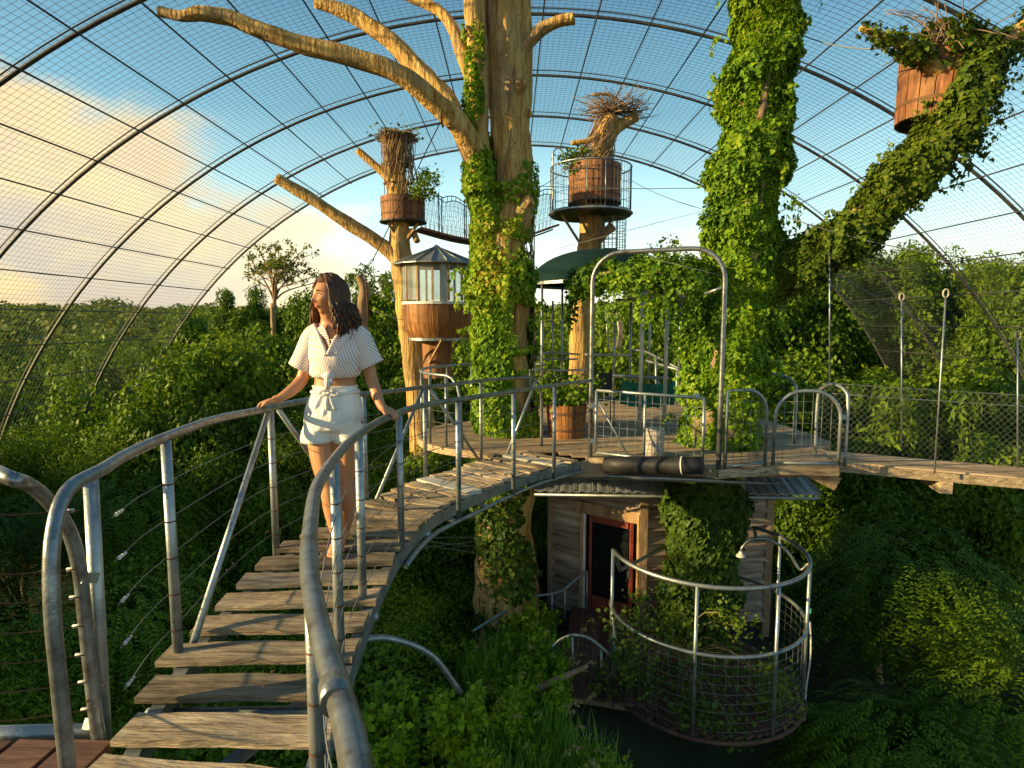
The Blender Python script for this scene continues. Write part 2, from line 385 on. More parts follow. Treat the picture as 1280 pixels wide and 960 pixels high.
M_dkboard = pm('dark red boards', [(.05, .022, .015), (.13, .06, .042), (.19, .10, .07)], scale=3, stretch=(.8, 8, 8), rough=.85, bump=.5, rand=.2)
# ------------------------------------------------------------------ terrain
def sstep(a, b, x):
    t = min(1, max(0, (x - a) / (b - a))); return t * t * (3 - 2 * t)
def gh(x, y):
    r = math.hypot(x, y)
    h = -5.2 + .35 * noise.noise(Vector((x * .12, y * .12, 0))) + .10 * noise.noise(Vector((x * .8, y * .8, 3)))
    h += 2.25 * math.exp(-(((x + .1) / 2.3) ** 2 + ((y - 5.6) / 3.2) ** 2))
    h += 1.9 * math.exp(-(((x - 2.4) / 3.2) ** 2 + ((y - 9.5) / 3.0) ** 2))
    h += 5.5 * sstep(50, 260, r) + 3.5 * sstep(200, 900, r) * (1 + .5 * noise.noise(Vector((x * .003, y * .003, 7))))
    h += 2.2 * sstep(8, 26, x) * sstep(4, 16, y) 
    return h
def make_ground():
    n = 150; t = np.linspace(-1, 1, n); g = 1500 * np.sinh(5.2 * t) / math.sinh(5.2)
    V = [(x, y, gh(x, y)) for y in g + 4 for x in g]
    Fq = [(j * n + i, j * n + i + 1, (j + 1) * n + i + 1, (j + 1) * n + i) for j in range(n - 1) for i in range(n - 1)]
    link('ground', npmesh('ground', V, np.array(Fq), True), M_ground)['kind'] = 'structure'
make_ground()

# ------------------------------------------------------------------ crown prototypes
def clump_crown(seed, rx, rz, ncl, nleaf, size, cr=.34, droop=.55, zc=0.0, flat_=1.0, tm=T_LEAF):
    g = np.random.default_rng(seed); Ps = []; Ns = []
    C = g.normal(0, 1, (ncl, 3)); C = unit(C); C[:, 2] = np.abs(C[:, 2]) * 1.1 - .32
    C *= (g.uniform(.45, 1.0, ncl) ** .6)[:, None]
    lob = 1 + .28 * np.sin(3 * np.arctan2(C[:, 1], C[:, 0]) + seed)
    C = C * np.array([rx, rx, rz]) * lob[:, None]; C[:, 2] += zc
    w = g.uniform(.5, 1.4, ncl)
    for c, k in zip(C, w):
        m = int(nleaf / ncl * k)
        q = unit(g.normal(0, 1, (m, 3))); rad = rx * cr * k * g.uniform(.35, 1.05, m) ** .5
        Ps.append(c + q * rad[:, None] * np.array([1, 1, .7 * flat_])); Ns.append(q * .7 + np.array([0, 0, .55]))
    Pn = np.vstack(Ps); N = np.vstack(Ns)
    V, Fq = leaf_arrays(Pn, N, size, droop, tm, g=g, jitter=.45)
    return npmesh('crown', V, Fq), C
def frond_crown(seed, rx, rz, nfr, size):
    """feathery compound leaves hanging off arching branch tips"""
    g = np.random.default_rng(seed); Pn = []; N = []; D = []
    for _ in range(nfr):
        c = unit(g.normal(0, 1, (1, 3)))[0]; c[2] = abs(c[2]) - .25; c *= g.uniform(.5, 1) * np.array([rx, rx, rz])
        az = math.atan2(c[1], c[0]) + g.normal(0, .6); L = g.uniform(.3, .5) * size / .05
        L = g.uniform(5, 8) * size
        for k in range(9):
            f = (k + 1) / 9
            p = c + np.array([math.cos(az) * L * f, math.sin(az) * L * f, -.55 * L * f * f + .1 * L * f])
            for sd_ in (-1, 1):
                d = np.array([-math.sin(az) * sd_ + .5 * math.cos(az), math.cos(az) * sd_ + .5 * math.sin(az), -.25])
                Pn.append(p); D.append(d); N.append([.15 * math.cos(az), .15 * math.sin(az), 1])
    Pn = np.array(Pn); D = unit(np.array(D)); N = np.array(N); N = unit(N - D * np.sum(N * D, axis=1, keepdims=True)); Rr = np.cross(D, N)
    n = len(Pn); s = (size * g.uniform(.8, 1.3, n))[:, None, None]
    T = np.array([(0, 0, 0), (-.2, .45, .03), (0, 1, 0), (.2, .45, .03)])
    V = Pn[:, None] + s * (T[None, :, 0:1] * Rr[:, None] + T[None, :, 1:2] * D[:, None] + T[None, :, 2:3] * N[:, None])
    Fq = Q_LEAF[None] + (np.arange(n) * 4)[:, None, None]
    return npmesh('crown', V.reshape(-1, 3), Fq.reshape(-1, 3)), None
def trunk_mesh(seed, H, rx, C, n=7):
    g = random.Random(seed); m = MB()
    base = [Vector((0, 0, -.3)), Vector((g.uniform(-.1, .1), g.uniform(-.1, .1), H * .35)), Vector((g.uniform(-.2, .2), g.uniform(-.2, .2), H * .75))]
    m.tube(spline(base, 4), list(np.linspace(.05 * H * .5 + .03, .035 * H * .5, 9)), 7, rough=.2, seed=seed)
    pts = C if C is not None else [(g.uniform(-1, 1) * rx * .6, g.uniform(-1, 1) * rx * .6, g.uniform(-.2, .5) * rx) for _ in range(n)]
    for i in range(min(n, len(pts))):
        c = Vector(pts[i]) + Vector((0, 0, H)); s = base[1].lerp(base[2], g.random())
        mid = s.lerp(c, .5) + Vector((0, 0, -.08 * H + g.uniform(0, .1) * H))
        m.tube(spline([s, mid, c], 4), list(np.linspace(.025 * H * .5 + .01, .008, 9)), 5)
    return m.mesh('trunk')
PROTO = {}
def proto(key, seed, H, rx, rz, ncl, nl, size, mats, frond=False, **kw):
    me, C = frond_crown(seed, rx, rz, nl, size) if frond else clump_crown(seed, rx, rz, ncl, nl, size, **kw)
    tm = trunk_mesh(seed, H, rx, C); tm.materials.append(M_dry)
    cs = []
    for k, mt in enumerate(mats):
        c = me if k == 0 else me.copy(); c.materials.append(mt); cs.append(c)
    co = np.empty(len(me.vertices) * 3, dtype=np.float32); me.vertices.foreach_get('co', co); zz = co.reshape(-1, 3)[:, 2]
    PROTO[key] = (tm, cs, H, rx, float(np.percentile(zz, 99.5)), float(np.percentile(zz, 1)))
proto('near0', 1, 2.6, 1.25, 1.15, 52, 20000, .06, [M_treeA, M_treeB, M_treeD])
proto('near1', 2, 2.6, 1.35, 1.05, 60, 22000, .062, [M_treeA, M_treeB, M_treeD], tm=T_NARROW, droop=.2)
proto('frond', 3, 2.6, 1.25, 1.15, 0, 1100, .06, [M_treeA, M_treeB, M_treeD], frond=True)
proto('mid0', 4, 3.4, 1.9, 1.6, 80, 22000, .11, [M_treeA, M_treeB, M_treeC])
proto('mid1', 5, 3.4, 1.8, 1.8, 70, 20000, .105, [M_treeA, M_treeB, M_treeC])
proto('mid2', 6, 3.6, 1.6, 2.1, 60, 20000, .13, [M_treeA, M_treeB, M_treeC], cr=.26, tm=T_NARROW, droop=.3)
proto('far0', 7, 4.0, 2.6, 2.0, 60, 5200, .34, [M_treeA, M_treeC])
proto('far1', 8, 4.0, 2.4, 2.2, 46, 4600, .32, [M_treeA, M_treeC])
def tree(key, mi, x, y, top, name, label, group=None, cat='tree', wide=1.0, base=None):
    tm, cs, H, rx, zt, zlo = PROTO[key]; g0 = gh(x, y) if base is None else base
    hgt = max(1.0, top - g0)
    r = thing(name, (x, y, g0), label, cat, group); rz = random.uniform(0, 6.28); sw = wide
    zs = min(max(.72 * hgt / (zt - zlo), .5 * sw), 1.5 * sw); ch = hgt - zs * zt
    t = link('trunk', tm, None, r); t.rotation_euler.z = rz; t.scale = (sw * .8, sw * .8, max(.25, ch / H))
    c = link('crown', cs[mi % len(cs)], None, r); c.rotation_euler.z = rz; c.scale = (sw, sw, zs); c.location = (0, 0, ch)
    return r

def forest():
    rr = random.Random(11)
    used = []
    def free(x, y, d):
        for a, b in used:
            if (a - x) ** 2 + (b - y) ** 2 < d * d: return False
        used.append((x, y)); return True
    # dark scrub under and behind the round deck
    for _ in range(300):
        y = rr.uniform(9.4, 15); x = rr.uniform(-3.2, 1.6)
        if x > .2 and y < 11.5: continue
        if not free(x, y, 1.15): continue
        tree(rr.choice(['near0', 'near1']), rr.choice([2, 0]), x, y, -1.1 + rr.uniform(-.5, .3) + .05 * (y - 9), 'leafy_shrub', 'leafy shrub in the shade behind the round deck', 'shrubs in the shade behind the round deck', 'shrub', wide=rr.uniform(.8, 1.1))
    for _ in range(200):
        y = rr.uniform(5.5, 9.6); x = rr.uniform(-3.4, -1.3)
        if not free(x, y, .95): continue
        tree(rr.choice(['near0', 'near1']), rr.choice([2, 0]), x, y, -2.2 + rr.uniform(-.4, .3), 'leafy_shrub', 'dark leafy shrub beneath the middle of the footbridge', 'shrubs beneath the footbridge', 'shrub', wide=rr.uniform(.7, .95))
    # taller trees just outside the left of the view, which keep the low sun off the gully
    for i in range(11):
        y = -3.5 + i * 1.15; x = -10.2 + rr.uniform(-.6, .6)
        if y > 6.5: x -= 1.2
        used.append((x, y)); tree(rr.choice(['mid0', 'mid1']), rr.choice([0, 1]), x, y, 1.25 + rr.uniform(-.3, .3), 'leafy_tree', 'tree on the left just outside the view', 'trees left of the view', wide=.85)
    # --- left slope, near the footbridge: tops well below the handrail, rising with distance
    cnt = 0
    for _ in range(1500):
        y = rr.uniform(1.2, 13); x = -rr.uniform(2.6, 3 + y * 1.05 + 3)
        if not free(x, y, .98 + .05 * y): continue
        d = math.hypot(x, y)
        top = -3.1 + .23 * max(0, d - 4.0) + rr.uniform(-.5, .5)
        if d < 6: top = min(top, -2.5)
        if x < -y * .58: top = min(top, 1.5 - .16 * y)
        key = rr.choice(['near0', 'near1', 'frond', 'near1']); 
        tree(key, rr.choice([2, 2, 0]) if d < 6.5 else rr.choice([0, 0, 1, 1, 2]), x, y, min(top, -.2), 'leafy_shrub', 'leafy green shrub filling the slope left of the footbridge', 'shrubs on the slope left of the footbridge', 'shrub', wide=rr.uniform(.85, 1.2)); cnt += 1
        if cnt > 78: break
    # behind the bridge, in front of the far left trees
    for _ in range(400):
        y = rr.uniform(9.5, 17); x = rr.uniform(-y * .75, -1.6)
        if x > -3.2 and y < 14.0: continue
        if not free(x, y, 1.5): continue
        tree(rr.choice(['near0', 'near1', 'mid1']), rr.choice([0, 1, 1]), x, y, -1.6 + .17 * (y - 9) + rr.uniform(-.4, .3), 'leafy_tree', 'low leafy tree rising behind the curved footbridge', 'trees behind the footbridge', wide=rr.uniform(.8, 1.1))
    # mid distance left and centre
    k = 0
    for _ in range(900):
        a = rr.uniform(-52, 4); d = rr.uniform(15, 46)
        x = d * math.sin(R(a)); y = d * math.cos(R(a))
        if not free(x, y, 2.3 + d * .02): continue
        top = -.75 + .045 * (d - 15) + rr.uniform(-.9, 1.0)
        if x > -15 and y < 23: top = min(top, (1.6 - .15 * y) if x / y < -.57 else (1.5 - .045 * y))
        tree(rr.choice(['mid0', 'mid1', 'mid2']), rr.choice([0, 1, 2, 2]), x, y, top, 'forest_tree', 'round green tree in the forest seen through the aviary net', 'forest trees beyond the net on the left', wide=rr.uniform(.8, 1.25) * (1 + .008 * d)); k += 1
        if k > 95: break
    # right side: tall wall of trees beyond the plank bridge
    k = 0
    for _ in range(900):
        a = rr.uniform(14, 46); d = rr.uniform(15.0, 42)
        x = d * math.sin(R(a)); y = d * math.cos(R(a))
        if not free(x, y, 2.0): continue
        top = (-.3 + .02 * d + rr.uniform(-.4, .3)) if (x < 16.2 and y < 23) else 1.6 + .092 * y + rr.uniform(-.6, .8)
        tree(rr.choice(['mid0', 'mid1', 'mid2']), rr.choice([0, 2, 2]), x, y, top, 'tall_forest_tree', 'tall olive green tree in the wall of trees beyond the plank bridge', 'tall trees beyond the plank bridge', wide=rr.uniform(.9, 1.3)); k += 1
        if k > 60: break
    # lower right: shrubs in the gully under the plank bridge
    k = 0
    for _ in range(900):
        y = rr.uniform(2.6, 14.0); x = rr.uniform(3.4 if y < 7.2 else 5.2, 5 + y * .95)
        if not free(x, y, 1.05 + .04 * y): continue
        d = math.hypot(x, y)
        top = -3.3 + .27 * max(0, d - 5.5) + rr.uniform(-.3, .5)
        if 5.0 < y < 8.6: top = min(top, -1.5)
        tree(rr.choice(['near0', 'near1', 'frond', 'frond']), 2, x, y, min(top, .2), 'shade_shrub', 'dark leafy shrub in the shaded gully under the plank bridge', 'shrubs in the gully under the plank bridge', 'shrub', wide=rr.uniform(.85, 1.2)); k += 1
        if k > 62: break
    # straight behind the deck: sunlit thicket
    for (px, d, top, w, mi) in ((700, 19, .9, 1.0, 1), (745, 21, 1.5, 1.1, 1), (790, 18, .75, 1.0, 1), (835, 20, 1.2, 1.1, 1), (880, 17, 1.0, 1, 1), (935, 23.5, 2.4, 1.1, 0),
                               (985, 24, 3.0, 1.2, 1), (1030, 25, 3.6, 1.2, 2), (1090, 26, 3.8, 1.2, 2), (960, 24.5, 2.2, 1, 1), (670, 17, .4, .9, 1), (640, 20, .9, 1, 0), (610, 18, .2, 1, 0), (560, 19, .5, 1, 0), (815, 26, 2.1, 1.3, 0), (720, 27, 2.0, 1.3, 1)):
        x = (px - 640) / F * d
        tree('mid1' if mi == 1 else 'mid0', mi, x, d, top, 'thicket_tree', 'yellow green tree in the sunlit thicket behind the round deck', 'thicket behind the round deck', wide=w)
    # clearly seen individuals on the left
    for (px, py, d, w, key, mi, lab) in (
        (262, 430, 15.5, 1.05, 'mid0', 1, 'bright green rounded tree left of the woman, brightest of the low trees'),
        (205, 452, 13.2, .8, 'mid1', 1, 'bright green bush at the lower left shoulder of the brightest rounded tree'),
        (330, 420, 18.5, 1.0, 'mid0', 2, 'grey green tree under the tall bare-stemmed tree'),
        (305, 362, 30, 1.1, 'mid2', 2, 'broad tree to the left of the tall sparse tree on the skyline'),
        (395, 370, 30, 1.2, 'mid0', 0, 'dark tree on the skyline directly behind the woman'),
        (460, 340, 23, .9, 'mid2', 0, 'slender tree on the skyline to the right of the woman'),
        (490, 372, 22, .9, 'mid1', 0, 'dense green tree left of the barrel treehouse trunk'),
        (245, 392, 34, 1.3, 'mid0', 0, 'dark rounded tree on the left skyline')):
        p = P(px, py, d)
        tree(key, mi, p.x, p.y, p.z, 'leafy_tree', lab, wide=w)
    # the wooded plain out to the horizon reads as one mass
    g = np.random.default_rng(5); Vs = []; Fs = []; b = 0
    N = 4600
    d = 44 * (1100 / 44) ** (g.random(N) ** .8); a = np.radians(g.uniform(-62, 60, N))
    for i in range(N):
        dd = d[i]; x = dd * math.sin(a[i]); y = dd * math.cos(a[i]); s = .8 + dd / 110
        s = min(s, 6)
        m = 120
        q = unit(g.normal(0, 1, (m, 3))); q[:, 2] = np.abs(q[:, 2])
        rad = g.uniform(1.3, 2.4) * s
        hh = 4.0 + g.normal(0, .8)
        cpos = np.array([x, y, gh(x, y) + hh - rad * .35 + .004 * dd])
        Pn = cpos + q * rad * g.uniform(.65, 1, (m, 1)) * np.array([1.1, 1.1, .62])
        V, Fq = leaf_arrays(Pn, q + np.array([0, 0, .3]), .42 * s ** .8, .4, g=g)
        Vs.append(V); Fs.append(Fq + b); b += len(V)
    o = link('far_forest', npmesh('far_forest', np.vstack(Vs), np.vstack(Fs)), M_treeC)
    meta(o, 'dense low forest stretching to the horizon', 'forest', kind='stuff')
forest()

def sparse_tree():
    # tall open tree on the left skyline
    d = 24; b = P(343, 425, d); b.z = gh(b.x, b.y)
    r = thing('sparse_tree', b, 'tall thin-stemmed tree with open tufted crown on the left skyline', 'tree')
    m = MB(); top = P(344, 352, d); tips = []
    m.tube(spline([b, P(341, 400, d), P(343, 385, d), P(343, 374, d)], 6), list(np.linspace(.10, .075, 19)), 8, rough=.1)
    rr = random.Random(4)
    ends = [(312, 322), (322, 308), (330, 330), (345, 306), (352, 322), (366, 310), (378, 318), (387, 335), (395, 345), (318, 340), (360, 335), (340, 318), (384, 308), (372, 330), (326, 318), (310, 345), (399, 352)]
    for i, (ex, ey) in enumerate(ends):
        e = P(ex, ey, d + rr.uniform(-1.2, 1.2)); s = Vector(P(343, 376, d)); mid = s.lerp(e, .45) + Vector((rr.uniform(-.15, .15) - .25 * (e.x - s.x), 0, .05))
        m.tube(spline([s, mid, e], 5), list(np.linspace(.045, .014, 11)), 5)
        for q in range(4):
            s2 = mid.lerp(e, rr.uniform(0, .8)); e2 = s2 + Vector((rr.gauss(0, .35), rr.gauss(0, .35), rr.uniform(.1, .55))); m.tube([s2, s2.lerp(e2, .5) + Vector((0, 0, -.03)), e2], [.018, .013, .007], 4); tips.append(e2)
        tips.append(e)
    m.build('trunk', M_dry, r)
    Pn = []; N = []
    for t in tips:
        for _ in range(32):
            q = Vector((rr.gauss(0, 1), rr.gauss(0, 1), rr.gauss(0, 1))).normalized()
            Pn.append(t + q * rr.uniform(.02, .22)); N.append(q)
    leaf_obj('crown', np.array(Pn), np.array(N), .085, M_treeC, r)
sparse_tree()

# ------------------------------------------------------------------ aviary
AX, AZ, AR = .35, -7.25, 14.9
HOOPS = [.7 + 3 * i for i in range(8)]
def arc(th, r=AR): return AX + r * math.sin(th), AZ + r * math.cos(th)
def aviary():
    r = thing('net_aviary', (AX, 12, -5), 'huge barrel-shaped steel hoop frame covered in wire net above everything', 'aviary')
    ths = np.radians(np.linspace(-88, 84, 87))
    m = MB(); m.tube([(arc(t)[0] - AX, 0, arc(t)[1] + 5) for t in ths], .036, 8)
    # a bracing rod laced just outside each hoop, as in the photo's double line
    me = m.mesh('hoop'); me.materials.append(M_hoop)
    b = MB(); b.tube([(arc(t, AR + .14)[0] - AX, 0.05, arc(t, AR + .14)[1] + 5) for t in ths], .013, 6); mb = b.mesh('outer_rod'); mb.materials.append(M_hoop)
    for y in HOOPS:
        o = shared('hoop', me, r, Matrix.Translation((AX, y, -5)))
        shared('outer_rod', mb, o, Matrix.Translation((AX, y, -5))).matrix_local = Matrix()
    p = MB(); p.tube([(0, -10.5, 0), (0, 10.5, 0)], .016, 6); pme = p.mesh('purlin'); pme.materials.append(M_hoop)
    for k in range(-22, 21):
        th = R(1.0 + 4.08 * k); x, z = arc(th, AR - .06)
        shared('purlin', pme, r, Matrix.Translation((x, 11.2, z)))
    # the net itself, woven as real wires
    Vs = []; Fs = []; nb = 0
    def add(L, rr):
        nonlocal nb
        L = np.array(L); n = len(L)
        d = np.gradient(L, axis=0); d = unit(d); ref = np.tile(np.array([0.0, 1, 0]), (n, 1))
        if abs(d[0][1]) > .9: ref = np.tile(np.array([1.0, 0, .01]), (n, 1))
        u = unit(np.cross(ref, d)); v = np.cross(d, u)
        V = np.stack([L + rr * (u * math.cos(q) + v * math.sin(q)) for q in (0, 2.094, 4.189)], axis=1)
        i = np.arange(n - 1)[:, None]; 
        f = [np.concatenate([i * 3 + a, i * 3 + c, (i + 1) * 3 + c, (i + 1) * 3 + a], axis=1) for a, c in ((0, 1), (1, 2), (2, 0))]
        Vs.append(V.reshape(-1, 3)); Fs.append(np.vstack(f) + nb); nb += 3 * n
    sp = .125
    y0, y1 = 3.7, 21.7
    tt = np.radians(np.linspace(-88, 84, 60))
    def sag(y): # the net belly hangs a little between hoops
        f = ((y - .7) % 3) / 3; return .05 * math.sin(math.pi * f)
    y = y0
    while y <= y1 + .01:
        rr = AR - .02 - sag(y); add([(AX + rr * math.sin(t), y, AZ + rr * math.cos(t)) for t in tt], .0032); y += sp
    n = int(AR * R(172) / sp)
    for i in range(n + 1):
        t = R(-88) + R(172) * i / n
        ys = np.arange(y0, y1 + .01, .75)
        add([(AX + (AR - .025 - sag(q)) * math.sin(t), q, AZ + (AR - .025 - sag(q)) * math.cos(t)) for q in ys], .0032)
    me = npmesh('net', np.vstack(Vs) - np.array([AX, 12, -5]), np.vstack(Fs))
    meta(link('net', me, M_net, r), kind='stuff')
aviary()
# ------------------------------------------------------------------ footbridge
def zb(y):   # bridge deck height along its run
    return .25 * (1 - sstep(3.4, 7.2, y))
EDGE_L = [(-1.12, 1.15), (-1.22, 1.6), (-1.33, 2.04), (-1.41, 2.58), (-1.42, 3.04), (-1.38, 3.56), (-1.20, 4.45), (-1.04, 5.2), (-.86, 5.85), (-.62, 6.4), (-.28, 6.98), (.30, 7.62)]
EDGE_R = [(-.50, 1.05), (-.56, 1.5), (-.62, 2.05), (-.66, 2.6), (-.68, 3.1), (-.67, 3.6), (-.60, 4.23), (-.49, 4.66), (-.32, 5.15), (-.10, 5.7), (.30, 6.4), (.92, 7.08)]
def footbridge():
    r = thing('footbridge', (-1, 4, 0), 'narrow curving plank footbridge with steel pipe handrails and cable sides leading to the round deck', 'footbridge')
    L = spline(EDGE_L, 6); Rr = spline(EDGE_R, 6); n = len(L)
    def off(C, i, o):
        a = C[max(i - 1, 0)]; b = C[min(i + 1, n - 1)]; t = (b - a) / np.linalg.norm(b - a); nn = np.array([-t[1], t[0]])
        return C[i] + nn * o
    # stringers: steel channel bent along both edges
    for C, s in ((L, -.05), (Rr, .03)):
        m = MB(); pts = [off(C, i, s) for i in range(n)]
        prev = None
        for i in range(n - 1):
            a = pts[i]; b = pts[i + 1]; m.bar((a[0], a[1], zb(a[1]) - .085), (b[0], b[1], zb(b[1]) - .085), .05, .09)
        m.build('stringer', M_galv, r)
    # planks, about 0.215 m apart along the centre line
    Cc = [(a + b) / 2 for a, b in zip(L, Rr)]; Ls = np.cumsum([0] + [np.linalg.norm(Cc[i + 1] - Cc[i]) for i in range(n - 1)])
    rr = random.Random(3)
    pms = []
    for k in range(7):
        m = MB(); N = 9; w = .145 + rr.uniform(-.008, .008)
        rows = []
        for i in range(N + 1):
            x = -.5 + i / N; j1 = rr.uniform(-.004, .004); j2 = rr.uniform(-.004, .004); zz = .004 * math.sin(i * 1.1 + k)
            b0 = len(m.v)
            m.v += [(x, -w / 2 + j1, -.012), (x, w / 2 + j2, -.012), (x, w / 2 + j2, .013 + zz), (x, -w / 2 + j1, .013 + zz)]; rows.append(b0)
        for i in range(N):
            a, b = rows[i], rows[i + 1]
            for q in range(4):
                q2 = (q + 1) % 4; m.f.append((a + q, a + q2, b + q2, b + q)); m.sm.append(False)
        m.f += [(rows[0] + 3, rows[0] + 2, rows[0] + 1, rows[0]), (rows[-1], rows[-1] + 1, rows[-1] + 2, rows[-1] + 3)]; m.sm += [False, False]
        me = m.mesh('plank'); me.materials.append(M_plank); pms.append(me)
    nail = MB(); nail.lathe((0, 0, 0), [(0, .0015), (.006, .001), (.006, -.004)], 6); nme = nail.mesh('nail'); nme.materials.append(M_rust)
    s = .10; k = 0; crossp = []
    while s < Ls[-1] - .05:
        i = int(np.searchsorted(Ls, s)) - 1; i = max(0, min(n - 2, i)); f = (s - Ls[i]) / (Ls[i + 1] - Ls[i])
        a = L[i] * (1 - f) + L[i + 1] * f; b = Rr[i] * (1 - f) + Rr[i + 1] * f
        e = (b - a) / np.linalg.norm(b - a); a = a - e * rr.uniform(.0, .05); b = b + e * rr.uniform(-.015, .02)
        za = zb(a[1]) - .018; zb_ = zb(b[1]) - .018
        M = frame_x((a[0], a[1], za), (b[0], b[1], zb_)) @ Matrix.Diagonal((np.linalg.norm(b - a), 1, 1, 1))
        M = M @ Matrix.Rotation(rr.uniform(-.012, .012), 4, 'Z') 
        o = shared('plank', rr.choice(pms), r, M)
        if k in (18, 25): o.data = paleplank; o['label'] = 'newer pale grey plank'
        if a[1] < 4.2:
            for q in (.07, .93):
                for dy in (-.035, .04):
                    p = a * (1 - q) + b * q
                    no = bpy.data.objects.new('nail', nme); COL.objects.link(no); no.parent = o
                    no.matrix_parent_inverse = o.matrix_local.inverted_safe(); no.location = Vector((p[0], p[1] + dy, zb(p[1]) + .004)) - org(r)
        if k % 3 == 1: crossp.append((a, b, za))
        s += .243; k += 1
    cm = MB()
    for a, b, z in crossp[:]:
        c = MB(); c.tube([(a[0], a[1], z - .10), (b[0], b[1], z - .10)], .022, 8); c.build('cross_tube', M_galv, r)
    # zigzag under-brace seen through the gaps
    for (ax, ay), (bx, by) in (((-1.15, 1.5), (-.72, 2.6)), ((-.75, 2.6), (-1.25, 3.9))):
        c = MB(); c.bar((ax, ay, zb(ay) - .17), (bx, by, zb(by) - .17), .04, .04); c.build('under_brace', M_galv, r)
    # lower chord below the right side, seen against the hut
    lc = MB(); pts = [(x, y, zb(y) - .14 - .05 * math.sin(math.pi * sstep(3.5, 7.1, y))) for x, y in [tuple(off(Rr, i, -.02)) for i in range(30, n)]]
    lc.tube(pts, .018, 6); lc.build('lower_chord', M_galv, r)
    # handrails ------------------------------------------------------
    HR = .0205
    hl = spline([(-1.22, 1.56, .12), (-1.23, 1.56, .6), (-1.24, 1.57, .85), (-1.26, 1.62, 1.02), (-1.285, 1.72, 1.115), (-1.30, 1.9, 1.135), (-1.345, 2.1, 1.14), (-1.39, 2.45, 1.14), (-1.43, 2.9, 1.13), (-1.435, 3.4, 1.10), (-1.37, 3.95, 1.08),
                 (-1.22, 4.6, 1.04), (-1.06, 5.2, 1.0), (-.89, 5.85, .965), (-.66, 6.4, .935), (-.36, 6.98, .92), (.12, 7.5, .91), (.28, 7.64, .87), (.36, 7.72, .74), (.38, 7.74, .5), (.38, 7.74, 0)], 7)
    MB().tube(hl, HR, 12).build('handrail', M_rail, r)
    hr = spline([(.02, .30, 1.08), (-.12, .52, 1.075), (-.22, .76, 1.07), (-.33, 1.0, 1.065), (-.45, 1.3, 1.06), (-.545, 1.6, 1.06), (-.64, 1.95, 1.06), (-.70, 2.35, 1.06), (-.735, 2.8, 1.06), (-.72, 3.4, 1.055), (-.62, 4.0, 1.04), (-.44, 4.5, 1.015),
                 (-.22, 5.05, .985), (.06, 5.65, .955), (.45, 6.4, .93), (.93, 7.1, .915)], 7)
    MB().tube(hr, HR, 12).build('handrail', M_rail, r)
    cl = MB()   # coupling sleeve on the nearest rail
    cl.tube([(-.245, .80, 1.0698), (-.262, .845, 1.0694)], .0228, 12); cl.build('rail_sleeve', M_rail, r)
    # posts
    def rail_at(H, y):
        best = min(H, key=lambda p: abs(p[1] - y) + (0 if p[2] > .9 else 9)); return best
    lp = [1.97, 2.38, 3.56, 4.75, 5.95, 7.0]
    rp = [1.5, 2.38, 2.9, 3.68, 4.55, 5.55, 6.4]
    ring = MB(); 
    for H, ys, C, sg in ((hl, lp, L, 1), (hr, rp, Rr, -1)):
        prevs = []
        for y in ys:
            t = rail_at(H, y); bpt = (t[0], t[1])
            b = Vector((bpt[0], bpt[1], zb(bpt[1]) - .11)); t = Vector((t[0], t[1], t[2] - .012))
            prevs.append((b, t))
            if sg > 0 and y < 2: continue
            o = MB().tube([b, t], .0205, 10).build('post', M_galv, r)
            w = MB()
            for q in range(5):   # wire ties wrapped round the post
                f = .2 + q * .155; c = b.lerp(t, f); w.tube([c - Vector((0, 0, .003)), c + Vector((0, 0, .003))], .0222, 10, cap=False)
            meta(w.build('wire_ties', M_rust, o), kind='stuff')
        for q in range(5):
            f = .2 + q * .155
            for (b0, t0), (b1, t1) in zip(prevs[:-1], prevs[1:]):
                pass
            pts = [b.lerp(t, f) + Vector((.021, 0, 0)) * (1 if sg < 0 else -1) for b, t in prevs]
            end = Vector((.93, 7.1, .1 + .9 * f)) if sg < 0 else Vector((.38, 7.74, .9 * f))
            if sg < 0: pts = [pts[0] + Vector((.22, -.5, 0))] + pts
            MB().tube(spline(pts + [end], 6), .0022, 4).build('cable', M_wire, r)
            if sg > 0:
                e = MB(); c = pts[0]; dd = (pts[1] - pts[0]).normalized(); 
                for z in range(3): e.tube([c + dd * (.03 + z * .02), c + dd * (.04 + z * .02)], .007 - .001 * z, 6)
                e.build('cable_clamp', M_white, r)
        # diagonal braces in the photo's places
    for (bx, by, tx, ty, tz, H) in ((-1.37, 2.46, -1.42, 3.50, 1.07, 0), (-1.22, 4.5, -1.41, 3.64, 1.07, 0), (-1.13, 4.9, -.87, 5.9, .95, 0), (-.35, 6.93, -.82, 6.02, .94, 0), (-.08, 7.25, .30, 7.6, .86, 0)):
        MB().tube([(bx, by, zb(by) - .05), (tx, ty, tz)], .017, 8).build('diagonal_brace', M_galv, r)
    MB().tube([(-.28, 1.9, .02), (-1.0, 1.98, .02)], .028, 10).tube([(-1.02, 1.98, .02), (-1.04, 1.98, -.05), (-1.04, 1.98, -.5)], .028, 10).build('drain_pipe', M_galv, r)
    return r
paleplank = None
def mk_pale():
    global paleplank
    m = MB(); m.box((0, 0, 0), 1, .16, .036); paleplank = m.mesh('plank')
    paleplank.materials.append(pm('pale plank', [(.38, .36, .31), (.60, .58, .52)], scale=3, stretch=(.8, 9, 9), rough=.8, bump=.4))
mk_pale(); footbridge()

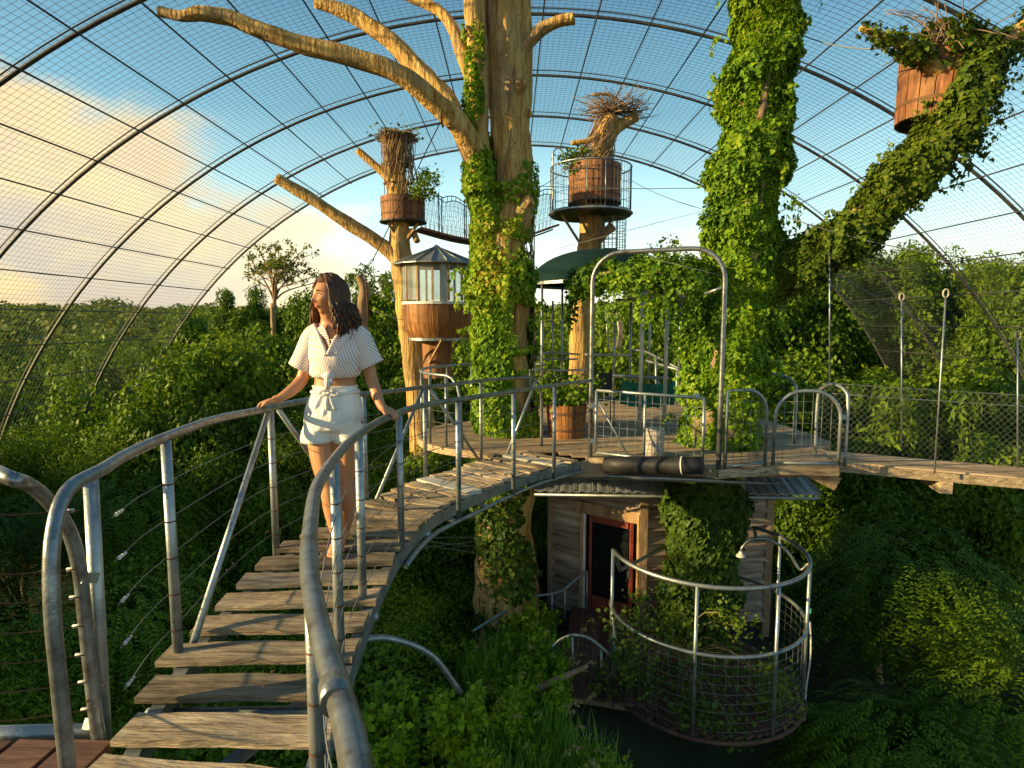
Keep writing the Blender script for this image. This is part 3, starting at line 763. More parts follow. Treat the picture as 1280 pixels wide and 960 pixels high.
def near_gate():
    # the start platform's own railing, bottom left: a hooped gate leaf strapped to a post
    r = thing('platform_gate', (-1.3, 1.9, .2), 'bent pipe gate frame with rusty wires strapped to the post at the bottom left corner', 'gate')
    p1 = spline([PZ(-60, 560, 1.02), P(0, 592, 1.75), P(38, 607, 1.82), P(66, 632, 1.9), P(88, 668, 1.95), P(100, 715, 1.97), P(106, 770, 1.97), P(118, 880, 1.96), P(126, 938, 1.95)], 6)
    MB().tube(p1, .022, 10).build('gate_frame', M_rail, r)
    post = [P(113, 592, 2.06), P(131, 938, 1.99)]
    MB().tube(post, .024, 12).build('post', M_galv, r)
    for (a, b) in (((99, 722), (119, 722)), ((109, 905), (128, 903))):
        A = P(*a, 1.96); B = P(*b, 2.02); MB().bar(A, B, .03, .035).build('strap', M_galv, r)
    for k, y in enumerate((632, 705, 740, 776, 812, 846, 880)):
        a = P(100 + k * 3.5, y + 6, 1.965); b = P(-90, y + 10 + 3 * k, 1.6)
        MB().tube([a, a.lerp(b, .5) - Vector((0, 0, .01)), b], .0022, 4).build('rusty_wire', M_rust, r)
        c = a - Vector((.02, 0, 0)); MB().tube([c, c - Vector((.03, .005, 0))], .006, 6).build('wire_clamp', M_white, r)
    return r
near_gate()
def near_platform():
    r = thing('start_platform', (-2.0, 1.6, .2), 'corner of the dark boarded start platform with a pipe edge at the bottom left', 'platform')
    a = P(-120, 921, 1.95); b = P(122, 915, 2.02)
    MB().tube([a, b], .03, 10).build('edge_pipe', M_galv, r)
    for k in range(7):
        x0 = -2.5 + k * .17
        m = MB().bar((x0, 1.0, .17), (x0 + .05, 1.93, .17), .15, .035); m.build('plank', M_dkboard, r)
near_platform()

# ------------------------------------------------------------------ round deck with its extensions
CC = Vector((-.08, 8.62, 0)); CR = 1.24
POLY = [(-.30, 7.22), (.35, 7.62), (.90, 7.10), (1.55, 6.86), (2.24, 6.50), (2.95, 6.68), (3.62, 6.62), (3.80, 7.35), (4.3, 8.1), (4.2, 9.6), (3.9, 12.2), (.9, 12.6), (.2, 10.6), (-.3, 9.8)]
def in_deck(x, y):
    if (x - CC.x) ** 2 + (y - CC.y) ** 2 < CR * CR: return True
    c = False; n = len(POLY)
    for i in range(n):
        x1, y1 = POLY[i]; x2, y2 = POLY[(i + 1) % n]
        if (y1 > y) != (y2 > y) and x < (x2 - x1) * (y - y1) / (y2 - y1) + x1: c = not c
    return c
def tree_deck():
    r = thing('tree_deck', (1, 8.5, 0), 'weathered board deck built round the ivy-clad trunks', 'deck')
    rr = random.Random(9); w = .142; y = 6.42
    protos = []
    for k in range(4):
        m = MB().box((0, 0, 0), 1, w - .012, .035); me = m.mesh('board'); me.materials.append(M_deck); protos.append(me)
    while y < 12.6:
        xs = [x for x in np.arange(-1.5, 4.6, .02) if in_deck(x, y) ]
        if xs:
            segs = []; s = xs[0]; p = xs[0]
            for x in xs[1:] + [99]:
                if x - p > .03: segs.append((s, p)); s = x
                p = x
            for a, b in segs:
                x = a
                while x < b - .02:
                    L = min(rr.uniform(1.4, 2.6), b - x)
                    if b - x - L < .4: L = b - x
                    if L > .04:
                        M = Matrix.Translation((x + L / 2, y, -.0175 + rr.uniform(-.002, .002))) @ Matrix.Rotation(rr.uniform(-.002, .002), 4, 'Z') @ Matrix.Diagonal((L - .006, 1, 1, 1))
                        shared('board', rr.choice(protos), r, M)
                    x += L
        y += w
    m = MB(); pts = [(CC.x + CR * 1.005 * math.cos(a), CC.y + CR * 1.005 * math.sin(a), -.045) for a in np.radians(np.linspace(80, 262, 40))]
    for a, b in zip(pts[:-1], pts[1:]): m.bar(a, b, .035, .085)
    m.build('rim_board', M_deck, r)
    for a, b in zip(POLY[2:7], POLY[3:8]):
        MB().bar((a[0], a[1] - .015, -.05), (b[0], b[1] - .015, -.05), .035, .10).build('fascia_board', M_plank, r)
    for y in (7.0, 8.2, 9.6, 11): 
        x0 = .2 if y < 8 else -.9
        MB().bar((x0 + .5, y, -.13), (3.6, y, -.13), .07, .16).build('joist', M_dry, r)
    MB().tube([(.5, 7.1, -.2), (2.4, 6.75, -.2)], .03, 8).build('carrier_pipe', M_galv, r)
    MB().tube([(.2, 7.3, -.27), (3.1, 6.9, -.27)], .02, 8).build('carrier_pipe', M_galv, r)
    MB().bar(P(1010, 575, 6.75) - Vector((0, 0, .10)), P(1045, 600, 6.75) - Vector((0, 0, .04)), .09, .16).build('beam_end', M_trim, r)
tree_deck()

def lattice(m, A, B, C, D, nu, nv, r=.003):
    """rectangular wire grid filling the quad A B C D (A-B bottom, D-C top)"""
    A, B, C, D = map(Vector, (A, B, C, D))
    for i in range(1, nu):
        f = i / nu; m.tube([A.lerp(B, f), D.lerp(C, f)], r, 4, cap=False)
    for i in range(1, nv):
        f = i / nv; m.tube([A.lerp(D, f), B.lerp(C, f)], r, 4, cap=False)
def ring_railing():
    r = thing('ring_railing', CC, 'curved pipe railing round the far side of the ivy trunk on the round deck', 'railing')
    R0 = CR - .03; H = .92
    def pt(a, z): return (CC.x + R0 * math.cos(R(a)), CC.y + R0 * math.sin(R(a)), z)
    top = [pt(a, H) for a in np.linspace(60, 232, 40)] + [pt(236, H - .03), pt(240, H - .12), pt(242, H - .3), pt(243, 0)]
    MB().tube(top, .02, 8).build('top_rail', M_galv, r)
    for a in (72, 95, 118, 140, 160, 178, 196, 214, 231): MB().tube([pt(a, 0), pt(a, H)], .016, 8).build('post', M_galv, r)
    m = MB()
    for z in (.15, .3, .45, .6, .75): m.tube([pt(a, z) for a in np.linspace(60, 240, 40)], .0022, 4)
    meta(m.build('wires', M_wire, r), kind='stuff')
ring_railing()

GL = Vector((.93, 7.1, 0)); GR = Vector((2.25, 6.50, 0))
def arch_gate():
    r = thing('arched_gateway', GL, 'tall bent-pipe arch standing over the mesh gate on the deck edge', 'arch')
    d = (GR - GL).normalized(); W = (GR - GL).length; H = 2.38; c = .34
    pts = [GL + Vector((0, 0, -.1)), GL + Vector((0, 0, .8)), GL + Vector((0, 0, H - c))]
    for a in np.radians(np.linspace(180, 90, 8))[1:]: pts.append(GL + d * (c + c * math.cos(a)) + Vector((0, 0, H - c + c * math.sin(a))))
    for a in np.radians(np.linspace(90, 0, 8)): pts.append(GL + d * (W - c + c * math.cos(a)) + Vector((0, 0, H - c + c * math.sin(a))))
    pts += [GR + Vector((0, 0, .8)), GR + Vector((0, 0, -.1))]
    MB().tube(pts, .027, 12).build('arch_pipe', M_rail, r)
    m = MB()
    for k in range(9):
        a = GL + d * (W - .03) + Vector((0, 0, H - .3)); b = GL + d * (W * (.45 + k * .05)) + Vector((0, .12, H - .06 - .02 * k)); m.tube([b, a], .0022, 4)
    MB().tube([GR + Vector((-.02, 0, H - .42)), GR + Vector((-.16, .15, H - .48))], .018, 6).build('stub_pipe', M_galv, r)
    m.build('fan_wires', M_wire, r)
    g = thing('mesh_gate', GL + d * .06, 'wide low gate of square wire mesh in a pipe frame under the tall arch', 'gate')
    a = GL + d * .065 + Vector((0, 0, .06)); b = GL + d * (W - .20) + Vector((0, 0, .0)); h = .74
    b = GR - d * .17 + Vector((0, 0, .03)); A = a; B = b; C = b + Vector((0, 0, h)); D = a + Vector((0, 0, h))
    for p, q in ((A, B), (B, C), (D, C), (A, D)): MB().tube([p, q], .018, 8).build('frame_pipe', M_galv, g)
    MB().tube([A.lerp(B, .47), D.lerp(C, .47)], .016, 8).build('frame_pipe', M_galv, g)
    MB().tube([A.lerp(B, .32), D + Vector((.02, 0, -.12))], .012, 6).build('brace', M_galv, g)
    m = MB(); lattice(m, A, B, C, D, 13, 7, .003); m.build('wire_mesh', M_galv, g)
    for z in (.2, .62): MB().box(a + Vector((-.035, 0, z - .06)), .06, .03, .05).build('hinge', M_galv, g)
    MB().box(D.lerp(C, .93) + Vector((0, 0, .03)), .07, .02, .03).build('latch', M_galv, g)
arch_gate()
def side_panel(name, a, b, h, label, rl=.3, rr_=.3, nu=6, nv=7):
    g = thing(name, a, label, 'railing panel', 'hooped mesh panels along the right deck edge')
    d = (b - a).normalized(); W = (b - a).length; pts = [Vector(a)]
    if rl: pts += [a + Vector((0, 0, h - rl))] + [a + d * (rl + rl * math.cos(t)) + Vector((0, 0, h - rl + rl * math.sin(t))) for t in np.radians(np.linspace(180, 90, 7))[1:]]
    else: pts += [a + Vector((0, 0, h))]
    if rr_: pts += [a + d * (W - rr_ + rr_ * math.cos(t)) + Vector((0, 0, h - rr_ + rr_ * math.sin(t))) for t in np.radians(np.linspace(90, 0, 7))] + [Vector(b)]
    MB().tube(pts, .02, 10).build('frame_pipe', M_galv, g)
    MB().tube([a + Vector((0, 0, .03)), b + Vector((0, 0, .03))], .015, 8).build('bottom_pipe', M_galv, g)
    m = MB()
    def hmax(x):
        if rl and x < rl: return h - rl + math.sqrt(max(0, rl * rl - (rl - x) ** 2))
        if rr_ and x > W - rr_: return h - rr_ + math.sqrt(max(0, rr_ * rr_ - (x - W + rr_) ** 2))
        return h
    for i in range(1, nu): x = W * i / nu; m.tube([a + d * x + Vector((0, 0, .03)), a + d * x + Vector((0, 0, hmax(x)))], .0026, 4)
    for j in range(1, nv):
        z = h * j / nv; x0 = 0; x1 = W
        while hmax(x0) < z and x0 < W: x0 += .01
        while hmax(x1) < z and x1 > 0: x1 -= .01
        m.tube([a + d * x0 + Vector((0, 0, z)), a + d * x1 + Vector((0, 0, z))], .0026, 4)
    m.build('wire_mesh', M_wire, g)
    return g
def V3(x, y, z=0): return Vector((x, y, z))
side_panel('mesh_barrier', V3(2.32, 6.50), V3(2.82, 6.66), .86, 'mesh panel with one rounded corner just right of the tall arch', 0, .28, 5)
side_panel('mesh_barrier', V3(2.92, 6.68), V3(3.62, 6.62), .84, 'mesh panel with both top corners rounded at the deck corner', .3, .3, 7)
def right_rails():
    g = thing('hooped_rail', V3(3.7, 6.7), 'double hooped rail end where the deck meets the plank bridge', 'railing')
    MB().tube(spline([V3(3.70, 6.64), V3(3.70, 6.64, .7), V3(3.69, 6.70, .84), V3(3.66, 6.86, .89), V3(3.62, 7.02, .84), V3(3.60, 7.1, .7), V3(3.60, 7.1)], 6), .02, 10).build('pipe', M_galv, g)
    MB().bar(V3(3.63, 6.63, .55), V3(3.70, 6.64, .55), .04, .05).build('strap', M_galv, g)
    MB().bar(V3(3.63, 6.63, .13), V3(3.70, 6.64, .13), .04, .05).build('strap', M_galv, g)
    g = thing('pipe_rail', V3(3.4, 8), 'plain bent pipe rail behind the hooped panels', 'railing')
    MB().tube(spline([V3(3.38, 8.6), V3(3.38, 8.6, .8), V3(3.40, 8.55, .9), V3(3.6, 8.1, .88), V3(3.68, 7.9, .8), V3(3.70, 7.85, .6), V3(3.70, 7.85)], 6), .02, 8).build('pipe', M_galv, g)
right_rails()

def roll():
    a = P(757, 581, 6.93); b = P(878, 582, 6.42); d = (b - a).normalized()
    r = thing('rolled_mat', a, 'black rolled rubber mat tied below the mesh gate', 'roll')
    m = MB().tube([a, a.lerp(b, .2), a.lerp(b, .5), a.lerp(b, .8), b], [.094, .1, .1, .099, .095], 20, rough=.05); m.build('roll', M_black, r)
    c = a.lerp(b, .8); MB().tube([c, c + d * .012], .103, 20, cap=False).build('tie', M_white, r)
    for f in (.35, .6):
        c = a.lerp(b, f); MB().tube([c, c + d * .006], .1025, 20, cap=False).build('tie', M_rust, r)
roll()

def plank_bridge():
    r = thing('plank_bridge', V3(4, 7), 'long low plank bridge running off to the right with diamond net sides', 'footbridge')
    A = V3(3.75, 7.25, -.02); B = V3(13.5, 4.9, .05); rr = random.Random(5); d = (B - A).normalized(); nrm = Vector((-d.y, d.x, 0)); Lg = (B - A).length
    def z(f): return -.34 * math.sin(math.pi * min(1, f * 1.05)) * .5
    W = .62
    me = MB().box((0, 0, 0), 1, .11, .03).mesh('board'); me.materials.append(M_deck)
    n = 52
    for row in range(5):
        s = 0
        while s < Lg:
            L = rr.uniform(1.4, 2.2)
            f0 = s / Lg; f1 = min(1, (s + L) / Lg)
            p = A.lerp(B, f0) + nrm * (-.26 + row * .125); q = A.lerp(B, f1) + nrm * (-.26 + row * .125)
            p.z += z(f0); q.z += z(f1)
            shared('board', me, r, frame_x(p, q) @ Matrix.Diagonal(((q - p).length - .01, 1, 1, 1)))
            s += L
    for side in (-.33, .36):
        m = MB(); pts = []
        for k in range(25):
            f = k / 24; p = A.lerp(B, f) + nrm * side; p.z += z(f) - .05; pts.append(p)
        for p, q in zip(pts[:-1], pts[1:]): m.bar(p, q, .045, .10)
        m.build('side_beam', M_plank, r)
    for f in (.12, .30, .5):
        p = A.lerp(B, f) - nrm * .34; q = A.lerp(B, f) + nrm * .34; p.z += z(f) - .16; q.z += z(f) - .16
        MB().bar(p - nrm * .03, q, .12, .14).build('bearer', M_plank, r)
    # diamond netting on both sides and top cables
    for side, nm in ((.36, 'far'), (-.35, 'near')):
        m = MB(); h = .86 if side > 0 else .8
        step = .075; N = int(Lg * .8 / step)
        def pt(s, zz):
            f = s / Lg; p = A.lerp(B, f) + nrm * side; p.z += z(f) + zz; return p
        if side > 0:
            for k in range(-11, N):
                s = k * step
                for sg in (1, -1):
                    s0, s1 = (s, s + h * .95) if sg > 0 else (s + h * .95, s)
                    z0, z1 = 0, h
                    if s0 < 0 or s1 < 0:
                        t = (0 - min(s0, s1)) / abs(s1 - s0)
                        if sg > 0: s0 = 0; z0 = h * t
                        else: s1 = 0; z1 = h * (1 - t)
                        if t >= 1: continue
                    if s0 > Lg * .8: continue
                    m.tube([pt(s0, z0), pt(s1, z1)], .0019, 3, cap=False)
            meta(m.build('diamond_net', M_wire, r), kind='stuff')
        MB().tube([pt(Lg * k / 20, h) for k in range(21)], .005, 5).build('top_cable', M_wire, r)
    # hangers: tall thin rods with an eye at the top
    for (px, yb, yt, dd) in ((1127, 560, 376, 7.3), (1168, 592, 372, 6.5), (1272, 585, 424, 6.75), (1037, 480, 305, 7.4)):
        b = P(px, yb, dd); t = P(px + (14 if px == 1168 else 0), yt, dd)
        g = thing('hanger_rod', b, {1127: 'thin upright rod with an eye, second from the deck along the plank bridge', 1168: 'leaning rod with an eye on the near side of the plank bridge', 1272: 'rod at the right edge of the photo beside the plank bridge', 1037: 'tallest rod with an eye, just right of the ivy trunk'}[px], 'rod', 'hanger rods along the plank bridge')
        MB().tube([b, t], .009, 6).build('rod', M_galv, g)
        e = MB(); e.tube([t + Vector((.03 * math.cos(a), 0, .045 + .045 * math.sin(a))) for a in np.linspace(0, 6.2, 11)], .009, 6); e.build('eye', M_rope, g)
plank_bridge()

def barrel(r, c, rt, rb, h, n, mat, bands=2, name='stave', hoopm=None, tilt=0):
    """individual staves share one mesh"""
    m = MB(); w = 2 * math.pi / n
    def ringp(rad, z, a): return Vector((rad * math.cos(a), rad * math.sin(a), z))
    K = 5; prof = [(rb + (rt - rb) * k / (K - 1) + .0 * math.sin(math.pi * k / (K - 1)), h * k / (K - 1)) for k in range(K)]
    t = .025; g = w * .035
    for (a, b_) in zip(prof[:-1], prof[1:]):
        b = len(m.v)
        for (rad, z) in (a, b_):
            for (dr, an) in ((0, -w / 2 + g), (.004, 0), (0, w / 2 - g), (-t, w / 2 - g), (-t, -w / 2 + g)): m.v.append(tuple(ringp(rad + dr, z, an)))
        for q in range(5): m.f.append((b + q, b + (q + 1) % 5, b + 5 + (q + 1) % 5, b + 5 + q)); m.sm.append(False)
        if a is prof[0]: m.f.append(tuple(b + q for q in range(5))[::-1]); m.sm.append(False)
        if b_ is prof[-1]: m.f.append(tuple(b + 5 + q for q in range(5))); m.sm.append(False)
    me = m.mesh(name); me.materials.append(mat)
    T = Matrix.Translation(c) @ (Matrix.Rotation(tilt, 4, 'Y') if tilt else Matrix())
    for k in range(n): shared(name, me, r, T @ Matrix.Rotation(w * k, 4, 'Z'))
    for k in range(bands):
        f = (k + .5) / bands; rad = rb + (rt - rb) * f + .007
        bm = MB().lathe((0, 0, h * f), [(rad - .004, -.018), (rad, -.018), (rad, .018), (rad - .004, .018)], 28); o = bm.mesh('band'); o.materials.append(hoopm or M_rust); shared('band', o, r, T)
    fl = MB().lathe((0, 0, 0), [(0, .03), (rb - .03, .03)], 20).mesh('bottom'); fl.materials.append(M_soil); shared('bottom', fl, r, T)
    so = MB().lathe((0, 0, 0), [(0, h - .04), (rt - .03, h - .06)], 20).mesh('soil'); so.materials.append(M_soil); shared('soil', so, r, T)

# ------------------------------------------------------------------ things on the deck
def deck_things():
    b = PZ(708, 545, 0)
    r = thing('barrel_planter', b, 'half barrel of golden wood planted with scrub on the deck by the tall arch', 'planter'); barrel(r, b, .28, .25, .46, 18, M_pod, 2)
    g = thing('planter_scrub', b + Vector((0, 0, .42)), 'tangled half-dry shrub growing in the half barrel on the deck', 'plant')
    m = MB(); rr = random.Random(2); Pn = []; N = []
    for k in range(60):
        a = rr.uniform(0, 6.28); e = b + Vector((math.cos(a) * rr.uniform(.1, .5), math.sin(a) * rr.uniform(.1, .5), .42 + rr.uniform(.12, .5))); s = b + Vector((rr.uniform(-.15, .15), rr.uniform(-.15, .15), .42))
        m.tube(spline([s, s.lerp(e, .6) + Vector((0, 0, .12)), e], 4), .004, 4)
        for _ in range(34):
            f = rr.uniform(.4, 1); Pn.append(s.lerp(e, f) + Vector((rr.gauss(0, .05), rr.gauss(0, .05), rr.gauss(0, .05)))); N.append((rr.gauss(0, 1), rr.gauss(0, 1), 1))
    m.build('twigs', M_dry, g); leaf_obj('leaves', np.array(Pn), np.array(N), .05, M_treeB, g)
    b = PZ(817, 569, 0)
    m = MB(); m.tube([b, b + V3(0, 0, .1), b + V3(.01, 0, .2), b + V3(.01, 0, .33)], [.135, .12, .115, .118], 16, rough=.12, seed=3); m.build('log_stump', M_stump, None, b, label='bleached white log stump standing behind the mesh gate', cat='stump')
    # dark chair
    b = PZ(752, 533, 0); r = thing('folding_chair', b, 'black folding chair behind the left end of the mesh gate', 'chair')
    MB().box(b + V3(0, 0, .43), .36, .36, .03).build('seat', M_black, r); MB().box(b + V3(0, .17, .66), .36, .025, .3).build('backrest', M_black, r)
    for sx in (-1, 1):
        for sy in (-1, 1): MB().tube([b + V3(.16 * sx, .16 * sy * 1.1, 0), b + V3(.16 * sx, .16 * sy, .43)], .009, 6).build('leg', M_black, r)
    # teal cloth over low railing in the back
    m = MB(); nx, ny = 18, 6; base = P(775, 505, 9.6); w = .85
    for j in range(ny + 1):
        for i in range(nx + 1): m.v.append((base.x + w * i / nx, base.y + .05 * math.sin(i * 1.3 + j * .5) - .03 * j, base.z + .40 * j / ny - .06 * math.sin(i / nx * 3.1)))
    for j in range(ny):
        for i in range(nx): a = j * (nx + 1) + i; m.f.append((a, a + 1, a + nx + 2, a + nx + 1)); m.sm.append(True)
    m.build('shade_cloth', M_teal, None, base, label='crumpled teal shade cloth hung low behind the gate', cat='cloth')
    # ladder with rope
    a = P(768, 442, 10.5); r = thing('rope_ladder', a, 'narrow metal ladder with pale rope hung on it among the posts behind the arch', 'ladder')
    s0, s1, t0, t1 = P(761, 440, 10.5), P(776, 440, 10.5), P(757, 388, 10.5), P(771, 390, 10.5)
    MB().tube([s0, t0], .014, 6).build('rail', M_galv, r); MB().tube([s1, t1], .014, 6).build('rail', M_galv, r)
    for k in range(5): f = (k + .5) / 5; MB().tube([s0.lerp(t0, f), s1.lerp(t1, f)], .01, 5).build('rung', M_galv, r)
    m = MB()
    for k in range(5): m.tube(spline([t1 + V3(.01 * k, 0, 0), t1 + V3(.04 + .015 * k, -.03, -.3), t1 + V3(.02 * k, 0, -.62)], 5), .012, 5)
    m.build('rope', M_rope, r)
deck_things()

def gazebo():
    r = thing('pipe_gazebo', V3(2.2, 10.5), 'open pavilion of slim posts with slatted roof behind the arch', 'pavilion')
    posts = ((802, 537, 357), (839 - 6, 533, 360), (813, 500, 373), (789, 500, 378), (851, 505, 373), (769, 505, 387))
    tops = []
    for (px, yb, yt) in posts:
        b = PZ(px - 3, yb, 0); t = P(px + (2 if yb > 520 else 0), yt, b.y); MB().tube([b, t], .03 if yb > 520 else .026, 8).build('post', M_white if yb > 520 else M_galv, r); tops.append(t)
    z = 2.16
    for a, b in ((P(797, 358, 9.05), P(845, 361, 9.15)), (P(770, 375, 12.0), P(855, 372, 12.2))): MB().bar(a, b, .05, .05).build('roof_beam', M_galv, r)
    for k in range(12):
        a = P(786 + k * 7, 372 + (k % 2), 12.2); b = P(800 + k * 6, 360, 9.2); MB().bar(a, b, .07, .02).build('roof_slat', M_white, r)
    # ring rails of differing heights
    for (pts, rad) in (([(732, 443, 11), (760, 444, 11.2), (789, 444, 11.3)], .024), ([(790, 437, 12), (808, 440, 11.4), (828, 450, 10.8), (851, 462, 10.4)], .022), ([(808, 451, 11), (830, 457, 10.4), (850, 463, 10.1)], .022), ([(754, 469, 9.8), (795, 471, 9.7), (836, 473, 9.6)], .03)):
        MB().tube(spline([P(*p) for p in pts], 5), rad, 8).build('rail', M_galv, r)
    for (px, y0, y1, d) in ((741, 490, 444, 11), (820, 500, 445, 10.8), (846, 505, 460, 10.2), (763, 500, 470, 9.8), (822, 510, 472, 9.7)): MB().tube([P(px, y0, d), P(px, y1, d)], .02, 6).build('rail_post', M_galv, r)
    # left wing seen between the two trunks
    r = thing('side_rails', V3(.7, 11), 'slim posts and rails between the two big trunks', 'railing')
    for (px, yb, yt, d) in ((675, 492, 400, 11.5), (691, 488, 376, 12.2), (668, 480, 420, 12.6)): MB().tube([P(px, yb, d), P(px, yt, d)], .022, 6).build('post', M_galv, r)
    for pts in ([(664, 462, 10.6), (700, 463, 10.8), (735, 462, 11)], [(668, 447, 11.6), (686, 441, 12), (725, 443, 12)], [(665, 449, 12.4), (700, 449, 12.4), (722, 449, 12.2)]):
        MB().tube(spline([P(*p) for p in pts], 4), .02, 6).build('rail', M_galv, r)
gazebo()
def canopy():
    c = P(749, 356, 11.6); r = thing('tarp_canopy', c, 'dark green domed tarp canopy behind the big ivy trunk', 'canopy')
    m = MB(); w = 86 / F * 11.6; h = 43 / F * 11.6
    m.lathe((c.x, c.y, c.z), [(w * math.cos(t), h * math.sin(t)) for t in np.radians(np.linspace(0, 88, 12))], 40, smooth=True); m.build('tarp', M_tarp, r)
    m = MB().lathe((c.x, c.y, c.z), [(w + .02, -.03), (w + .02, .02), (w - .02, .02), (w - .02, -.03)], 40); m.build('rim', M_galv, r)
    for k in range(4): a = .5 + k * math.pi / 2; MB().tube([(c.x + w * .96 * math.cos(a), c.y + w * .96 * math.sin(a), 0), (c.x + w * .96 * math.cos(a), c.y + w * .96 * math.sin(a), c.z)], .025, 6).build('post', M_galv, r)
canopy()
# ------------------------------------------------------------------ big dead trees
def limb(m, path, sides=14, n=7, rough=.14, seed=0):
    A = spline(path, n + 4); m.tube([p[:3] for p in A], [p[3] for p in A], int(sides * 2.4), rough=rough, seed=seed, ridge=.11); return m
def tendrils(path, n, L, seed, width=.03):
    rr = random.Random(seed); A = spline(path, 8); Pn = []; N = []; st = []
    for k in range(n):
        q = A[rr.randrange(len(A))]; a = rr.uniform(0, 6.28); o = V3(math.cos(a), math.sin(a) - .3, 0).normalized(); s = Vector(q[:3]) + o * (q[3] + .08); l = L * rr.uniform(.35, 1.2); up = rr.uniform(.1, .3)
        e = s + o * rr.uniform(.10, .30) + V3(0, 0, -l); mid = s + o * .18 + V3(0, 0, -l * .2 + up * .2)
        pts = spline([s, mid, e], 5); st.append(pts)
        for j in range(int(60 * l / .4)):
            t = rr.random(); p = Vector(pts[int(t * (len(pts) - 1))]); Pn.append(p + V3(rr.gauss(0, width * (1.2 - t)), rr.gauss(0, width), rr.gauss(0, .02))); N.append((o.x + rr.gauss(0, .4), o.y - .3 + rr.gauss(0, .4), .3))
    return np.array(Pn), np.array(N)
def Q(px, py, d, r): p = P(px, py, d); return (p.x, p.y, p.z, r)
D0 = 8.7
def main_tree():
    r = thing('bare_tree', P(632, 548, D0), 'huge bare golden dead tree with sawn limbs rising from the round deck', 'tree')
    base = P(632, 548, D0)
    low = [(base.x + .05, base.y, gh(base.x, base.y) - .3, .5), (base.x, base.y, -1.6, .42), Q(632, 545, D0, .38), Q(632, 480, D0, .36), Q(630, 400, D0, .35), Q(629, 330, D0, .34), Q(636, 285, D0, .30), Q(641, 240, D0, .285), Q(638, 170, D0, .275), Q(633, 90, D0, .26), Q(628, 10, D0, .245), Q(622, -60, D0, .23)]
    limb(MB(), low, 22, 9, .16, 1).build('trunk', M_bark, r)
    limb(MB(), [Q(622, 345, D0 - .02, .22), Q(612, 290, D0 - .08, .19), Q(602, 230, D0 - .15, .165), Q(597, 160, D0 - .2, .15), Q(596, 70, D0 - .2, .142), Q(592, -60, D0 - .2, .13)], 14, 8, .16, 2).build('stem', M_bark, r)
    limb(MB(), [Q(648, 190, D0 + .2, .12), Q(655, 120, D0 + .25, .115), Q(656, 40, D0 + .25, .105), Q(650, -60, D0 + .3, .09)], 10, 6, .15, 3).build('stem', M_bark, r)
    limb(MB(), [Q(606, 262, D0 - .1, .13), Q(596, 205, D0 - .25, .155), Q(578, 163, D0 - .5, .15), Q(548, 131, D0 - .7, .13), Q(500, 94, D0 - .9, .118), Q(440, 72, D0 - 1.0, .108), Q(378, 56, D0 - 1.1, .10), Q(326, 38, D0 - 1.2, .092), Q(285, 22, D0 - 1.25, .083), Q(250, 17, D0 - 1.3, .080), Q(228, 20, D0 - 1.3, .062), Q(199, 14, D0 - 1.3, .058)], 12, 7, .16, 4).build('branch', M_bark, r)
    limb(MB(), [Q(585, 185, D0 - .3, .12), Q(562, 130, D0 - .25, .13), Q(540, 105, D0 - .2, .125), Q(520, 84, D0 - .15, .12), Q(489, 52, D0 - .1, .108), Q(454, 27, D0, .10), Q(424, 12, D0, .09), Q(395, 3, D0, .075)], 12, 7, .16, 5).build('branch', M_bark, r)
    limb(MB(), [Q(594, 110, D0 - .2, .085), Q(581, 79, D0 - .2, .085), Q(568, 40, D0 - .1, .078), Q(550, 15, D0, .07), Q(520, 0, D0 + .1, .062), Q(480, -18, D0 + .1, .055)], 10, 6, .14, 6).build('branch', M_bark, r)
    limb(MB(), [Q(645, 75, D0, .12), Q(658, 56, D0 - .05, .09), Q(674, 40, D0 - .1, .083), Q(695, 28, D0 - .15, .08), Q(718, 23, D0 - .2, .078)], 10, 6, .12, 7).build('branch', M_bark, r)
    limb(MB(), [Q(642, 272, D0 - .15, .12), Q(652, 262, D0 - .25, .09), Q(660, 252, D0 - .3, .085), Q(664, 249, D0 - .32, .08)], 10, 5, .15, 8).build('knot', M_bark, r)
    limb(MB(), [Q(646, 120, D0 - .1, .13), Q(652, 106, D0 - .22, .085), Q(655, 101, D0 - .27, .06)], 9, 4, .1, 9).build('knot', M_bark, r)
    limb(MB(), [Q(648, 150, D0 - .05, .13), Q(658, 142, D0 - .1, .08), Q(664, 145, D0 - .1, .03)], 9, 4, .1, 10).build('knot', M_bark, r)
    limb(MB(), [Q(636, 300, D0 - .05, .18), Q(648, 285, D0 - .15, .12), Q(656, 265, D0 - .2, .08), Q(660, 252, D0 - .2, .05)], 10, 5, .2, 11).build('knot', M_bark, r)
    # ivy
    v = thing('ivy_climber', P(625, 548, D0), 'bright green ivy climbing the left stem and foot of the huge bare tree', 'ivy')
    def keep(p, k):
        z = p.z
        if z > 2.2: return True
        # bare patch of bark on the right side
        px = 640 + p.x / p.y * F; 
        if 640 < px < 672 and -.0 < z < 2.0 and p.y < base.y and k < .25 and z > .35: return False
        return k > -.42
    a, b = vine_pts([(base.x, base.y, -.05, .38), Q(632, 480, D0, .38), Q(628, 400, D0, .40), Q(620, 330, D0, .34), Q(610, 275, D0, .24)], 32000, .17, 1, keep)
    a2, b2 = vine_pts([Q(612, 290, D0 - .08, .20), Q(602, 230, D0 - .15, .17), Q(597, 160, D0 - .2, .145)], 7500, .09, 2, lambda p, k: p.z < 4.0 + k * 1.2 or k > .2)
    a3, b3 = vine_pts([Q(636, 300, D0, .31), Q(641, 245, D0, .29), Q(650, 170, D0 + .1, .25)], 4000, .06, 3, lambda p, k: (k > .05 or p.z < 2.9) and (p.x > .08 or k > .3 or p.z < 3.0), a0=0, a1=6.28)
